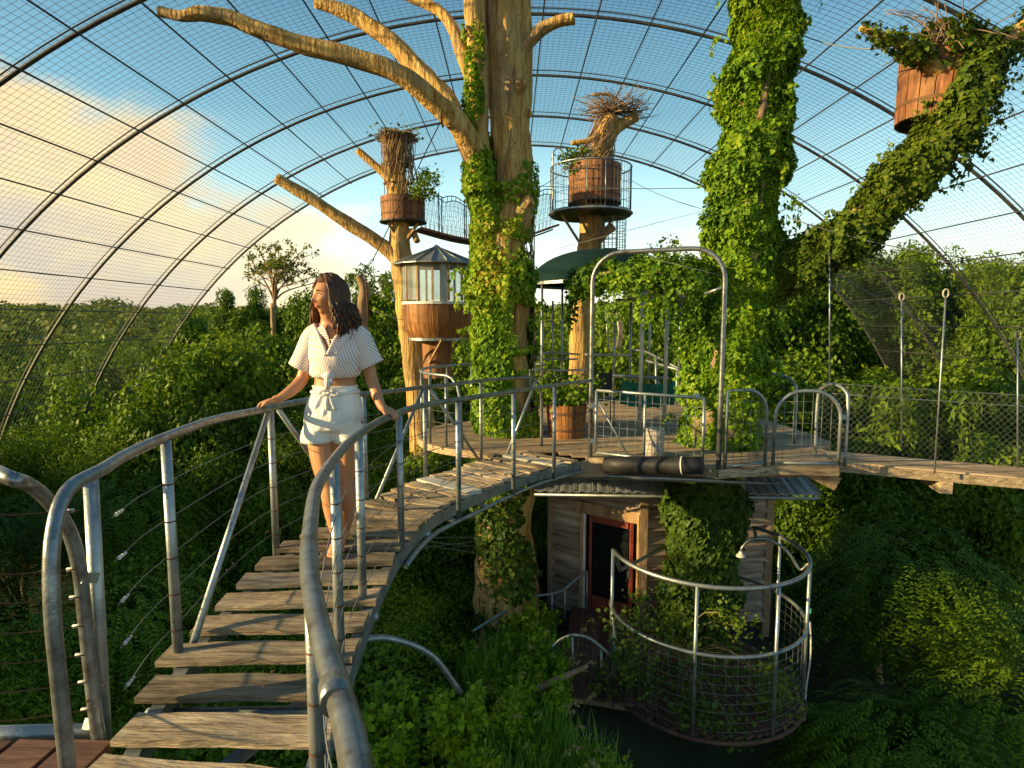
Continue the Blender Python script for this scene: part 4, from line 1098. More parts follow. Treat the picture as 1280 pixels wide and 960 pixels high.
    a4, b4 = vine_pts([Q(600, 240, D0 - .3, .16), Q(594, 170, D0 - .3, .14), Q(591, 120, D0 - .3, .12), Q(590, 30, D0 - .3, .10)], 4200, .06, 4, lambda p, k: k > -.22 - (p.z - 3.5) * -.12)
    ta, tb = tendrils([(base.x, base.y, .5, .38), Q(628, 400, D0, .40), Q(620, 330, D0, .34), Q(610, 275, D0, .24)], 30, .26, 7); a = np.vstack([a, ta]); b = np.vstack([b, tb])
    leaf_obj('leaves', np.vstack([a, a2, a3, a4]), np.vstack([b, b2, b3, b4]), .046, M_vine, v, ivy=True, droop=.75)
    m = MB(); rr = random.Random(8)
    for k in range(26):   # bare creeping stems
        s0 = rr.uniform(0, 6.28); pts = []; z = rr.uniform(-.1, 2.2)
        for q in range(9):
            zz = z + q * .26; rad = .39 if zz < 2 else .31; cx = base.x + (.02 if zz < 2 else .1); pts.append((cx + rad * math.cos(s0 + .25 * math.sin(q + k)), base.y + rad * math.sin(s0 + .25 * math.sin(q + k)), zz))
        m.tube(spline(pts, 3), .009, 5)
    m.build('stems', M_dry, v)
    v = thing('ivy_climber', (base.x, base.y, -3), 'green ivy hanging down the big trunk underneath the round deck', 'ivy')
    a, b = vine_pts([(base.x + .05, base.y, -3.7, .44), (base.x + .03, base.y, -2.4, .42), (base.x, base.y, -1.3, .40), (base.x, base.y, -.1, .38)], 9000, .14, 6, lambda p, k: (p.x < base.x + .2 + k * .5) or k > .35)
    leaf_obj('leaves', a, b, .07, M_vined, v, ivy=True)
main_tree()

D1 = 7.9
def right_tree():
    b = P(892, 560, D1)
    r = thing('ivy_tree', (b.x, b.y, 0), 'massive leaning trunk wholly wrapped in ivy at the right of the tall arch', 'tree')
    path = [(b.x - .15, b.y + .25, gh(b.x, b.y) - .3, .42), (b.x - .1, b.y + .1, -1.6, .40), Q(893, 560, D1, .40), Q(900, 480, D1, .38), Q(912, 400, D1, .37), Q(926, 320, D1, .35), Q(935, 240, D1, .34), Q(945, 150, D1, .33), Q(954, 60, D1, .33), Q(962, -60, D1, .33)]
    limb(MB(), path, 18, 8, .1, 1).build('trunk', M_dry, r)
    lb = [Q(925, 370, D1, .26), Q(955, 345, D1 - .05, .23), Q(1000, 325, D1 - .15, .21), Q(1050, 295, D1 - .3, .20), Q(1100, 250, D1 - .45, .20), Q(1150, 200, D1 - .6, .19), Q(1190, 150, D1 - .8, .18), Q(1215, 110, D1 - .9, .14), Q(1232, 70, D1 - .9, .11)]
    limb(MB(), lb, 14, 7, .1, 2).build('limb', M_dry, r)
    br = [Q(1215, 100, D1 - .75, .12), Q(1250, 60, D1 - .75, .10), Q(1290, 30, D1 - .75, .09), Q(1330, 5, D1 - .75, .07)]
    limb(MB(), br, 9, 6, .1, 3).build('branch', M_bark, r)
    bl = [Q(1195, 110, D1 - .7, .10), Q(1150, 70, D1 - .8, .07), Q(1110, 48, D1 - .9, .045), Q(1075, 35, D1 - .9, .03)]
    limb(MB(), bl, 8, 6, .1, 4).build('branch', M_bark, r)
    v = thing('ivy_climber', (b.x, b.y, .1), 'thick ivy clothing the leaning trunk, yellow green on its sunny side', 'ivy')
    up = [tuple(p) for p in path[2:]]
    a, bb = vine_pts(up, 84000, .18, 11, clump=2.1)
    ta, tb = tendrils(up, 75, .26, 5); a = np.vstack([a, ta]); bb = np.vstack([bb, tb])
    leaf_obj('leaves', a, bb, .044, M_vine, v, ivy=True, droop=.85)
    v = thing('ivy_climber', lb[4][:3], 'darker ivy wrapping the side limb that reaches up to the hanging tub', 'ivy')
    a, bb = vine_pts(lb, 40000, .17, 13, lambda p, k: k > -.6, clump=2.1, hang=.2)
    a2, b2 = vine_pts([lb[-2], lb[-1], br[1], br[2], br[3]], 3600, .16, 14, lambda p, k: k > -.3, clump=3, hang=.3)
    a3, b3 = vine_pts([Q(1205, 80, D1 - .6, .2), Q(1190, 55, D1 - .7, .2), Q(1180, 28, D1 - .8, .1)], 3300, .22, 15, lambda p, k: k > -.25, clump=3.0)
    a4, b4 = vine_pts([Q(1180, 75, D1 - .8, .1), Q(1140, 62, D1 - .8, .05), Q(1110, 48, D1 - .9, .03), Q(1075, 35, D1 - .9, .01)], 1500, .14, 16, lambda p, k: k > -.1, clump=4)
    # tresses hanging from the limb below the tub
    hp = []; hn = []
    rr = random.Random(3)
    for k in range(16):
        s = Vector(Q(1195 + rr.uniform(-14, 30), rr.uniform(95, 150), D1 - .72, 0)[:3]); L = rr.uniform(.3, .9)
        for _ in range(120): f = rr.random(); hp.append(s + V3(rr.gauss(0, .035) + .08 * math.sin(f * 5 + k), rr.gauss(0, .035), -L * f)); hn.append((rr.gauss(0, 1), -1, .3))
    ta, tb = tendrils(lb[1:], 60, .28, 6); hp += [tuple(p) for p in ta]; hn += [tuple(p) for p in tb]
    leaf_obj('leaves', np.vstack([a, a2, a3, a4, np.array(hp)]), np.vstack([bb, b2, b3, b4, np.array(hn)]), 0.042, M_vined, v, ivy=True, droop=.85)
    m = MB()
    for k in range(45):
        s = Vector(Q(1190 + rr.uniform(-25, 20), rr.uniform(30, 80), D1 - .8, 0)[:3]); e = s + V3(rr.uniform(-.8, .5), rr.uniform(-.3, .3), rr.uniform(-.1, .55)); m.tube(spline([s, s.lerp(e, .5) + V3(0, 0, .1), e], 4), .005, 4)
    m.build('twigs', M_dry, v)
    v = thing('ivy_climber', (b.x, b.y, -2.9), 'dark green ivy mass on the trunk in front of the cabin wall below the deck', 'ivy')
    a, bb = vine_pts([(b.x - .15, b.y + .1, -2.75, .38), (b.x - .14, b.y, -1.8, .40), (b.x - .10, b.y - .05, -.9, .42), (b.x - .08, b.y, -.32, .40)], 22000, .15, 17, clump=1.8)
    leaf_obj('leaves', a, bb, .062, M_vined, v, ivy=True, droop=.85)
    # hanging tub on the limb
    c = P(1166, 152, 7.35); r = thing('hanging_tub', c, 'tall wooden stave tub hung high on the ivy-covered limb, upper right', 'planter')
    barrel(r, c + V3(.10, .1, 0), .46, .42, .74, 18, M_stave, 2, tilt=.08)
    # foliage draped over the arch
    v = thing('arch_creeper', GL + V3(0, 0, 2.2), 'leafy creeper draped along the top of the tall pipe arch', 'creeper')
    ps = [Q(712, 362, 9.0, .08), Q(730, 350, 8.6, .12), Q(762, 340, 8.0, .12), Q(800, 338, 7.7, .09), Q(840, 342, 7.5, .12), Q(880, 350, 7.5, .15)]
    a, bb = vine_pts(ps, 7500, .16, 21, lambda p, k: k > -.2, clump=2.6, hang=.16)
    hp = []; hn = []
    for k in range(16):
        f = rr.random(); i = int(f * 5); s = Vector(ps[i][:3]).lerp(Vector(ps[min(i + 1, 5)][:3]), f * 5 - i); L = rr.uniform(.2, .6) if k else .7
        for _ in range(60): t = rr.random(); hp.append(s + V3(rr.gauss(0, .025), rr.gauss(0, .03), -.1 - L * t)); hn.append((rr.gauss(0, 1), -1, .3))
    leaf_obj('leaves', np.vstack([a, np.array(hp)]), np.vstack([bb, np.array(hn)]), .042, M_vine, v, ivy=True)
    MB().tube(spline([p[:3] for p in ps], 5), .02, 6).build('stems', M_dry, v)
right_tree()

def twiggy(m, c, rad, n, up=.3, seed=0, r=.006, flat_=1.0):
    rr = random.Random(seed)
    for k in range(n):
        a = rr.uniform(0, 6.28); e = c + Vector((math.cos(a) * rad * rr.uniform(.4, 1), math.sin(a) * rad * rr.uniform(.4, 1), rr.uniform(-.25, up + .3) * rad * flat_))
        mid = c.lerp(e, .5) + Vector((rr.gauss(0, .1), rr.gauss(0, .1), rr.gauss(0, .1))) * rad
        m.tube(spline([c + Vector((rr.gauss(0, .1), rr.gauss(0, .1), 0)) * rad, mid, e], 4), [r * 1.3] * 4 + [r] * 4 + [r * .5], 4)
def left_nest_tree():
    d = 12.5; b = P(528, 560, d)
    r = thing('forked_tree', (b.x, b.y, gh(b.x, b.y)), 'pale forked dead tree with sawn branches behind the woman, carrying a tub', 'tree')
    limb(MB(), [(b.x + .2, b.y, gh(b.x, b.y) - .2, .36), Q(530, 560, d, .29), Q(522, 480, d, .26), Q(513, 410, d, .24), Q(506, 350, d, .23), Q(500, 312, d, .22), Q(500, 285, d, .18), Q(497, 240, d, .2), Q(493, 200, d, .19), Q(495, 165, d, .2)], 14, 6, .15, 21).build('trunk', M_bark, r)
    limb(MB(), [Q(505, 340, d, .15), Q(492, 318, d - .05, .15), Q(470, 301, d - .1, .135), Q(430, 276, d - .2, .125), Q(390, 249, d - .3, .11), Q(346, 223, d - .4, .105)], 10, 6, .12, 22).build('branch', M_bark, r)
    limb(MB(), [Q(488, 225, d, .09), Q(470, 208, d, .075), Q(447, 188, d, .065)], 8, 5, .1, 23).build('branch', M_bark, r)
    limb(MB(), [Q(503, 300, d, .1), Q(515, 290, d, .07), Q(522, 302, d - .1, .06)], 8, 4, .1, 24).build('branch', M_bark, r)
    c = P(504, 277, d) ; t = thing('wooden_tub', c, 'round stave tub round the top of the pale forked tree', 'planter', 'stave tubs high in the trees'); barrel(t, c, .44, .43, .46, 22, M_stave, 2)
    MB().lathe(c, [(0, -.03), (.47, -.03), (.47, 0), (0, 0)], 24).build('base_ring', M_black, t)
    for px in (485, 523): MB().bar(P(px, 279, d - .2), P(503, 305, d - .1), .04, .05).build('bracket', M_trim, t)
    g = thing('twig_nest', P(495, 168, d), 'umbrella of brown twigs topping the pale forked tree', 'nest'); m = MB(); twiggy(m, P(497, 172, d), .5, 210, .1, 5, .009, flat_=.45); twiggy(m, P(496, 198, d), .36, 150, -.9, 6, .009); twiggy(m, P(496, 225, d), .30, 120, -.6, 8, .009)
    m.build('twigs', M_dry, g)
    rr = random.Random(6); Pn = [P(497, 168, d) + Vector((rr.gauss(0, .24), rr.gauss(0, .24), rr.gauss(0, .06))) for _ in range(260)]; leaf_obj('leaves', np.array(Pn), np.array([(rr.gauss(0, 1), rr.gauss(0, 1), 1) for _ in Pn]), .05, M_treeC, g)
    v = thing('dry_creeper', P(497, 225, d), 'curtain of dry brown creeper hanging under the twig cap of the pale forked tree', 'creeper'); m = MB(); rr = random.Random(13)
    for q in range(90):
        a = rr.uniform(0, 6.28); rad = rr.uniform(.22, .34); f0 = rr.uniform(0, .5); pts = []
        for s_ in range(5): f = f0 + (1 - f0) * s_ / 4; ctr = P(503 - 8 * f, 248 - 80 * f, d); pts.append(ctr + V3(rad * math.cos(a + f) + rr.gauss(0, .02), rad * math.sin(a + f), 0))
        m.tube(spline(pts, 3), .008, 4)
    m.build('stems', M_dry, v)
    g = thing('tub_shrub', P(525, 245, d), 'small green shrub spilling over the tub on the pale forked tree', 'shrub'); m = MB(); twiggy(m, P(520, 252, d - .1), .42, 30, .6, 7, .007); m.build('twigs', M_dry, g)
    Pn = []
    for _ in range(14):
        c2 = P(rr.uniform(512, 545), rr.uniform(215, 252), d - rr.uniform(0, .4))
        for _ in range(75): Pn.append(c2 + Vector((rr.gauss(0, .07), rr.gauss(0, .07), rr.gauss(0, .06))))
    leaf_obj('leaves', np.array(Pn), np.array([(rr.gauss(0, 1), -1, rr.gauss(0, 1)) for _ in Pn]), .045, M_treeA, g)
left_nest_tree()

def pod():
    d = 11.5; k = d / F; c = P(547, 423, d); r = thing('barrel_treehouse', c, 'round barrel-shaped treehouse with band of windows and conical metal roof', 'treehouse')
    zs = lambda py: P(547, py, d).z
    x, y = c.x, c.y
    barrel_r = (32 * k, 41 * k)
    n = 20; w = 2 * math.pi / n
    m = MB(); z0, z1 = zs(423), zs(381); K = 5
    rows = []
    for i in range(K):
        f = i / (K - 1); rad = 35 * k + (42 - 35) * k * f + .05 * math.sin(math.pi * f) * .8; z = (z1 - z0) * f
        b = len(m.v)
        for an in (-w / 2 * .96, 0, w / 2 * .96): m.v.append((rad * math.cos(an), rad * math.sin(an), z))
        for an in (w / 2 * .96, -w / 2 * .96): m.v.append(((rad - .03) * math.cos(an), (rad - .03) * math.sin(an), z))
        rows.append(b)
    for a, b in zip(rows[:-1], rows[1:]):
        for q in range(5): m.f.append((a + q, a + (q + 1) % 5, b + (q + 1) % 5, b + q)); m.sm.append(False)
    me = m.mesh('stave'); me.materials.append(M_pod)
    for q in range(n): shared('stave', me, r, Matrix.Translation((x, y, z0)) @ Matrix.Rotation(w * q, 4, 'Z'))
    MB().lathe((x, y, z0), [(0, -.03), (36 * k, -.03), (36 * k, .02), (0, .02)], 28).build('floor_ring', M_galv, r)
    rw = 42 * k
    MB().lathe((x, y, z1), [(rw - .02, 0), (rw + .02, 0), (rw + .02, .05), (rw - .02, .05)], 28).build('sill_ring', M_white, r)
    zt = zs(334); nw = 14; wa = 2 * math.pi / nw
    gm = MB().box((rw * .985, 0, (zt - z1) / 2 + .02), .008, 2 * rw * math.sin(wa / 2) * .93, zt - z1 - .05).mesh('window_pane'); gm.materials.append(M_glass)
    fm = MB().box((rw, 0, (zt - z1) / 2 + .02), .035, .035, zt - z1 - .02).mesh('window_post'); fm.materials.append(M_trim)
    cm = MB().box((rw * .95, 0, (zt - z1) / 2 + .02), .004, 2 * rw * math.sin(wa / 2) * .35, zt - z1 - .06).mesh('curtain'); cm.materials.append(M_white)
    for q in range(nw):
        T = Matrix.Translation((x, y, z1 + .03)) @ Matrix.Rotation(wa * q, 4, 'Z'); shared('window_pane', gm, r, T); shared('window_post', fm, r, T @ Matrix.Rotation(wa / 2, 4, 'Z'))
        if q % 2: shared('curtain', cm, r, T @ Matrix.Rotation(wa * .2, 4, 'Z'))
    MB().lathe((x, y, zt), [(rw - .03, 0), (rw + .03, 0), (rw + .03, .06), (rw - .03, .06)], 28).build('head_ring', M_trim, r)
    # roof sheets
    nr = 18; wr = 2 * math.pi / nr; ra = 53 * k; za = zs(331); zp = zs(310)
    m = MB(); b = 0
    def pr(rad, z, a): return (rad * math.cos(a), rad * math.sin(a), z)
    m.poly([pr(ra, za, -wr / 2), pr(ra, za, wr / 2), pr(.05, zp, wr / 2), pr(.05, zp, -wr / 2)]); m.poly([pr(ra, za - .02, wr / 2), pr(ra, za - .02, -wr / 2), pr(.05, zp - .02, -wr / 2), pr(.05, zp - .02, wr / 2)])
    m.poly([pr(ra, za - .02, -wr / 2), pr(ra, za - .02, wr / 2), pr(ra, za, wr / 2), pr(ra, za, -wr / 2)])
    m.tube([pr(ra + .01, za + .012, wr / 2), pr(.05, zp + .012, wr / 2)], .011, 5)
    me = m.mesh('roof_panel'); me.materials.append(M_tin)
    for q in range(nr): shared('roof_panel', me, r, Matrix.Translation((x, y, 0)) @ Matrix.Rotation(wr * q, 4, 'Z'))
    MB().lathe((x, y, zp), [(.09, -.02), (.06, .03), (0, .07)], 12).build('roof_cap', M_tin, r)
    tgt = P(527, 470, d + .8)
    for px, dd in ((519, 0), (552, -.3), (575, .3)):
        MB().bar(P(px, 425, d + dd - .35), P(527 if px < 560 else 540, 472, d + .2), .03, .04).build('strut', M_trim, r)
    MB().lathe((x - .02, y + .1, z0), [(.27, -.75), (.29, -.02)], 16).build('drum', M_stave, r)
pod()

def right_nest_tree():
    d = 14; b = P(724, 480, d)
    r = thing('lookout_tree', (b.x, b.y, gh(b.x, b.y)), 'golden dead tree carrying the round lookout platform and tub', 'tree')
    limb(MB(), [(b.x, b.y, gh(b.x, b.y) - .2, .3), Q(724, 470, d, .24), Q(726, 400, d, .22), Q(733, 330, d, .24), Q(739, 290, d, .26), Q(742, 255, d, .24), Q(746, 215, d, .24), Q(753, 182, d, .23), Q(764, 146, d, .22)], 12, 6, .15, 31).build('trunk', M_bark, r)
    limb(MB(), [Q(757, 180, d, .13), Q(772, 160, d, .12), Q(796, 145, d, .11)], 8, 4, .1, 32).build('branch', M_bark, r)
    limb(MB(), [Q(752, 168, d - .1, .07), Q(735, 176, d - .2, .06), Q(714, 179, d - .2, .05)], 8, 4, .1, 33).build('branch', M_bark, r)
    limb(MB(), [Q(742, 305, d, .12), Q(757, 290, d - .1, .1), Q(768, 283, d - .15, .09)], 8, 4, .1, 34).build('branch', M_bark, r)
    v = thing('dry_creeper', P(745, 180, d), 'tangle of dry brown creeper on the upper lookout tree', 'creeper'); m = MB(); rr = random.Random(12)
    for q in range(70):
        a = rr.uniform(0, 6.28); rad0 = rr.uniform(.26, .40); pts = []
        for s in range(6):
            f = s / 5 * rr.uniform(.75, 1); rad = rad0 * (1.15 - .55 * f); ctr = P(744 - 3 + 20 * f, 208 - 68 * f, d); pts.append(ctr + V3(rad * math.cos(a + f * 2), rad * math.sin(a + f * 2), rr.gauss(0, .05)))
        m.tube(spline(pts, 3), .009, 4)
    m.build('stems', M_dry, v); 
    g = thing('twig_nest', P(770, 125, d), 'sparse bare twigs fanning out at the top of the lookout tree', 'nest'); m = MB(); twiggy(m, P(766, 140, d), .95, 170, .4, 9, .007, .6); twiggy(m, P(790, 140, d), .7, 50, .3, 10, .005, .8); limb(m, [Q(740, 118, d, .03), Q(760, 118, d, .04), Q(772, 125, d, .03)], 6, 3); m.build('twigs', M_dry, g)
    c = P(743, 254, d); t = thing('wooden_tub', c, 'large round stave tub standing above the lookout platform', 'planter', 'stave tubs high in the trees'); barrel(t, c, .58, .57, .82, 26, M_stave, 3)
    MB().lathe(c, [(0, -.03), (.6, -.03), (.6, 0), (0, 0)], 24).build('base_ring', M_black, t)
    g = thing('tub_shrub', P(722, 205, d), 'leafy green plant on the left rim of the lookout tub', 'shrub'); Pn = []
    for _ in range(16):
        c2 = P(rr.uniform(702, 738), rr.uniform(188, 214), d - rr.uniform(-.2, .4))
        for _ in range(60): Pn.append(c2 + Vector((rr.gauss(0, .08), rr.gauss(0, .08), rr.gauss(0, .06))))
    leaf_obj('leaves', np.array(Pn), np.array([(rr.gauss(0, 1), -1, rr.gauss(0, 1)) for _ in Pn]), .055, M_treeA, g); m = MB(); twiggy(m, P(722, 208, d), .4, 24, .5, 3, .008); m.build('twigs', M_dry, g)
    c = P(738, 268, d); t = thing('lookout_platform', c, 'round lookout platform with cage railing high on the golden tree', 'platform'); rad = .9
    MB().lathe(c, [(.28, -.05), (rad, -.05), (rad + .02, 0), (rad, .05), (.28, .03)], 40).build('floor', M_black, t)
    MB().lathe(c, [(rad + .025, -.02), (rad + .05, .0), (rad + .025, .03)], 40, smooth=True).build('rim', M_galv, t)
    hz = 1.0
    MB().tube([c + V3(rad * math.cos(a), rad * math.sin(a), hz) for a in np.linspace(0, 6.283, 40)[:-1]], .018, 6, closed=True).build('top_rail', M_galv, t)
    for q in range(14): a = q * 2 * math.pi / 14; MB().tube([c + V3(rad * math.cos(a), rad * math.sin(a), 0), c + V3(rad * math.cos(a), rad * math.sin(a), hz)], .011, 5).build('post', M_galv, t)
    m = MB()
    for z in (.2, .4, .6, .8): m.tube([c + V3(rad * math.cos(a), rad * math.sin(a), z) for a in np.linspace(0, 6.283, 40)[:-1]], .005, 4, closed=True)
    for q in range(56): a = q * 2 * math.pi / 56; m.tube([c + V3(rad * math.cos(a), rad * math.sin(a), 0), c + V3(rad * math.cos(a), rad * math.sin(a), hz)], .004, 3)
    meta(m.build('wire_mesh', M_wire, t), kind='stuff')
    MB().tube(spline([P(691, 264, d), P(691, 205, d), P(692, 190, d), P(698, 185, d), P(704, 192, d), P(706, 212, d)], 5), .02, 6).build('entry_hoop', M_galv, t)
    for a, b in (((702, 268), (730, 312)), ((724, 268), (745, 312)), ((768, 270), (745, 305))): MB().bar(P(*a, d - .4), P(*b, d - .1), .035, .05).build('strut', M_trim, t)
    # caged ladder under it
    t = thing('ladder_cage', P(764, 300, d), 'round wire mesh ladder cage hanging below the lookout platform', 'ladder cage'); m = MB(); c = P(765, 315, d - .3)
    for q in range(22): a = q * 2 * math.pi / 22; m.tube([c + V3(.3 * math.cos(a), .3 * math.sin(a), 0), c + V3(.3 * math.cos(a), .3 * math.sin(a), .86)], .005, 4)
    for q in range(8): z = q * .12; m.tube([c + V3(.3 * math.cos(a), .3 * math.sin(a), z) for a in np.linspace(0, 6.283, 24)[:-1]], .006, 4, closed=True)
    m.build('cage_wires', M_wire, t)
    for sx in (-.15, .15): MB().tube([c + V3(sx, .25, 0), c + V3(sx, .25, .9)], .015, 5).build('rail', M_galv, t)
    for q in range(4): MB().tube([c + V3(-.15, .25, .1 + q * .22), c + V3(.15, .25, .1 + q * .22)], .012, 5).build('rung', M_galv, t)
right_nest_tree()

def rope_bridge():
    a = P(524, 287, 12.6); b = P(692, 283, 13.8); r = thing('rope_bridge', a, 'sagging plank walkway with net sides slung between the two high tubs', 'rope bridge')
    n = 34; pts = []
    for i in range(n + 1):
        f = i / n; p = a.lerp(b, f); p.z -= .30 * math.sin(math.pi * f); pts.append(p)
    me = MB().box((0, 0, 0), .13, .5, .045).mesh('plank'); me.materials.append(M_stave)
    for i in range(n): p = (pts[i] + pts[i + 1]) / 2; shared('plank', me, r, frame_x(pts[i], pts[i + 1]))
    d = Vector((0, .25, 0))
    for s in (-1, 1):
        MB().tube([p + d * s - V3(0, 0, .03) for p in pts], .018, 5).build('side_rope', M_black, r)
        tp = []
        for i in range(n + 1):
            f = i / n; q = pts[i] + d * s + V3(0, 0, .72 + .1 * abs(math.sin(f * math.pi * 6))); tp.append(q)
        MB().tube(tp, .011, 5).build('hand_rope', M_black, r)
        m = MB()
        for i in range(n + 1):
            for j in range(1, 4): pass
            m.tube([pts[i] + d * s, tp[i]], .0035, 3)
            if i < n:
                m.tube([pts[i] + d * s, tp[i + 1]], .003, 3); m.tube([tp[i], pts[i + 1] + d * s], .003, 3)
        for j in (.25, .5, .75): m.tube([pts[i] + d * s + (tp[i] - pts[i] - d * s) * j for i in range(n + 1)], .003, 3)
        meta(m.build('net_side', M_wire, r), kind='stuff')
        for f in (.17, .33, .5, .66, .83): i = int(n * f); MB().tube([pts[i] + d * s, tp[i] + V3(0, 0, .06)], .014, 5).build('post', M_galv, r)
rope_bridge()

# ------------------------------------------------------------------ cabin below the deck
def clapwall(r, A, B, z0, z1, skip=(), seed=0, n=None):
    """lapped boards from A to B; skip = [(u0,u1,zlow,zhigh)] openings"""
    rr = random.Random(seed); A = Vector(A); B = Vector(B); L = (B - A).length; d = (B - A) / L; nrm = Vector((d.y, -d.x, 0)); h = .185; z = z0
    me = MB().box((0, 0, 0), 1, .022, 1, jit=0).mesh('siding_board')
    while z < z1 - .02:
        hh = min(h, z1 - z) + .012
        segs = [(0, L)]
        for (u0, u1, a, b) in skip:
            if z + h * .5 > a and z + h * .5 < b: segs = [(s, min(e, u0)) for s, e in segs if s < u0] + [(max(s, u1), e) for s, e in segs if e > u1]
        for s, e in segs:
            x = s
            while x < e - .02:
                l = min(rr.uniform(.7, 1.6), e - x)
                if e - x - l < .25: l = e - x
                p = A + d * (x + .003) + nrm * .012; q = A + d * (x + l - .003) + nrm * .012; p.z = q.z = z + hh / 2
                m = MB(); N = 4; rows = []
                tilt = .048
                for i in range(N + 1):
                    c = p.lerp(q, i / N); wv = .016 * noise.noise(Vector((x + i * .4, z * 9, seed)))
                    b0 = len(m.v)
                    for (o, zz) in ((tilt + .012, -hh / 2 + wv * 1.6), (.0, -hh / 2 + wv * 1.6), (-.012, hh / 2), (.002, hh / 2)): v = c + nrm * o; m.v.append((v.x, v.y, c.z + zz))
                    rows.append(b0)
                for a_, b_ in zip(rows[:-1], rows[1:]):
                    for k in range(4): m.f.append((a_ + k, a_ + (k + 1) % 4, b_ + (k + 1) % 4, b_ + k)); m.sm.append(False)
                m.f += [tuple(rows[0] + k for k in range(4)), tuple(rows[-1] + k for k in (3, 2, 1, 0))]; m.sm += [False] * 2
                # local axes along the wall so the grain runs with the board
                M = frame_x(p, q); Mi = M.inverted(); mm = bpy.data.meshes.new('siding_board'); mm.from_pydata([tuple(Mi @ Vector(v)) for v in m.v], [], m.f); mm.materials.append(M_clap)
                shared('siding_board', mm, r, M)
                x += l
        z += h
def cabin():
    A = P(690, 640, 9.3); B = P(805, 640, 8.45); C = P(962, 640, 8.75); Dk = C + V3(1.2, 3, 0)
    zt = -.86; zf = -2.85
    r = thing('wooden_cabin', (B.x, B.y, zf), 'weathered clapboard cabin with a red door tucked under the deck', 'cabin')
    for p in (A, B, C): p.z = 0
    L = (B - A).length; d = (B - A).normalized(); n = Vector((d.y, -d.x, 0))
    # door opening along the wall at pixel 740..800
    def u(px):  # intersect view column with the wall
        k = (px - 640) / F; return (k * A.y - A.x) / (d.x - k * d.y)
    u0, u1 = u(737), u(800)
    zdt = -1.27
    clapwall(r, A, B, zf, zt, [(u0 - .07, u1 + .07, zf, zdt + .16)], 1)
    clapwall(r, B, C, zf, zt, [], 2)
    inner = MB()
    for (p, q) in ((A, B), (B, C)):
        nn = Vector(((q - p).normalized().y, -(q - p).normalized().x, 0)); inner.poly([p - nn * .03 + V3(0, 0, zf), q - nn * .03 + V3(0, 0, zf), q - nn * .03 + V3(0, 0, zt), p - nn * .03 + V3(0, 0, zt)])
    inner.build('inner_wall', M_black, r)
    for p in (A, B, C): MB().bar(p + n * .02 + V3(0, 0, zf - .25), p + n * .02 + V3(0, 0, zt + .03), .11, .11, up=(1, 0, 0)).build('corner_post', M_dry, r)
    # door
    a = A + d * u0; b = A + d * u1
    def pt(t, z, o=0): v = a.lerp(b, t) + n * o; v.z = z; return v
    MB().bar(pt(-.1, zf + .05, .035), pt(-.1, zdt, .035), .10, .06, up=(1, 0, 0)).build('door_jamb', M_trim, r)
    MB().bar(pt(1.09, zf + .05, .035), pt(1.09, zdt + .14, .035), .13, .06, up=(1, 0, 0)).build('door_jamb', M_trim, r)
    MB().bar(pt(-.2, zdt + .08, .045), pt(1.16, zdt + .08, .045), .06, .17).build('door_lintel', M_trim, r)
    MB().bar(pt(-.15, zf + .06, .06), pt(1.1, zf + .06, .06), .16, .05).build('door_sill', M_trim, r)
    MB().bar(pt(-.03, zf + .08, .05), pt(-.03, zdt, .05), .03, .04, up=(1, 0, 0)).build('door_stop', M_white, r)
    dr = MB(); w = .13
    dr.bar(pt(.08, zf + .1, .02), pt(.08, zdt - .02, .02), .09, .04, up=(1, 0, 0)); dr.bar(pt(.92, zf + .1, .02), pt(.92, zdt - .02, .02), .09, .04, up=(1, 0, 0))
    dr.bar(pt(.14, zdt - .07, .018), pt(.86, zdt - .07, .018), .036, .1); dr.bar(pt(.14, zf + .21, .018), pt(.86, zf + .21, .018), .036, .22)
    do = dr.build('door', M_red, r)
    MB().bar(pt(.14, (zf + zdt) / 2, .012), pt(.86, (zf + zdt) / 2, .012), .012, zdt - zf - .3).build('door_glass', M_darkglass, do)
    MB().box(pt(.9, (zf + zdt) / 2, .06), .03, .04, .1).build('handle', M_galv, do)
    MB().box(A.lerp(B, .22) + n * .05 + V3(0, 0, zt - .08), .16, .05, .12).build('wall_block', M_trim, r)
    # corrugated roof
    f0 = P(668, 603, 8.2); f1 = P(1024, 607, 8.0)
    f0.z = f1.z = -.72
    k0 = V3(.6, 10.2, -.30); k1 = V3(4.3, 10.0, -.28)
    n_ = 15
    for i in range(n_):
        s0, s1 = i / n_, (i + 1) / n_
        m = MB(); b0 = 0
        q0, q1, q2, q3 = f0.lerp(f1, s0), f0.lerp(f1, s1 + .01), k0.lerp(k1, s1 + .01), k0.lerp(k1, s0); N = 8
        for (e0, e1) in ((q0, q1), (q3, q2)):
            for j in range(N + 1): v = e0.lerp(e1, j / N); m.v.append((v.x, v.y, v.z + .012 * math.cos(j / N * 2 * math.pi * 2)))
        for j in range(N): m.f.append((j, j + 1, N + 2 + j, N + 1 + j)); m.sm.append(True)
        for v in list(m.v[:N + 1]): m.v.append((v[0], v[1], v[2] - .012))
        o0 = 2 * N + 2
        for j in range(N): m.f.append((o0 + j, o0 + j + 1, j + 1, j)); m.sm.append(False)
        m.build('roof_sheet', M_roof, r)
    MB().tube([f0 + V3(0, -.02, -.05), f1 + V3(0, -.02, -.05)], .022, 8).build('gutter', M_galv, r)
    MB().bar(f0 + V3(.2, .3, -.10), f1 + V3(-.25, .3, -.10), .06, .07).build('eave_beam', M_dry, r)
M_darkglass = flat('dark door glass', (.01, .012, .016), .06, 0, .7)
cabin()

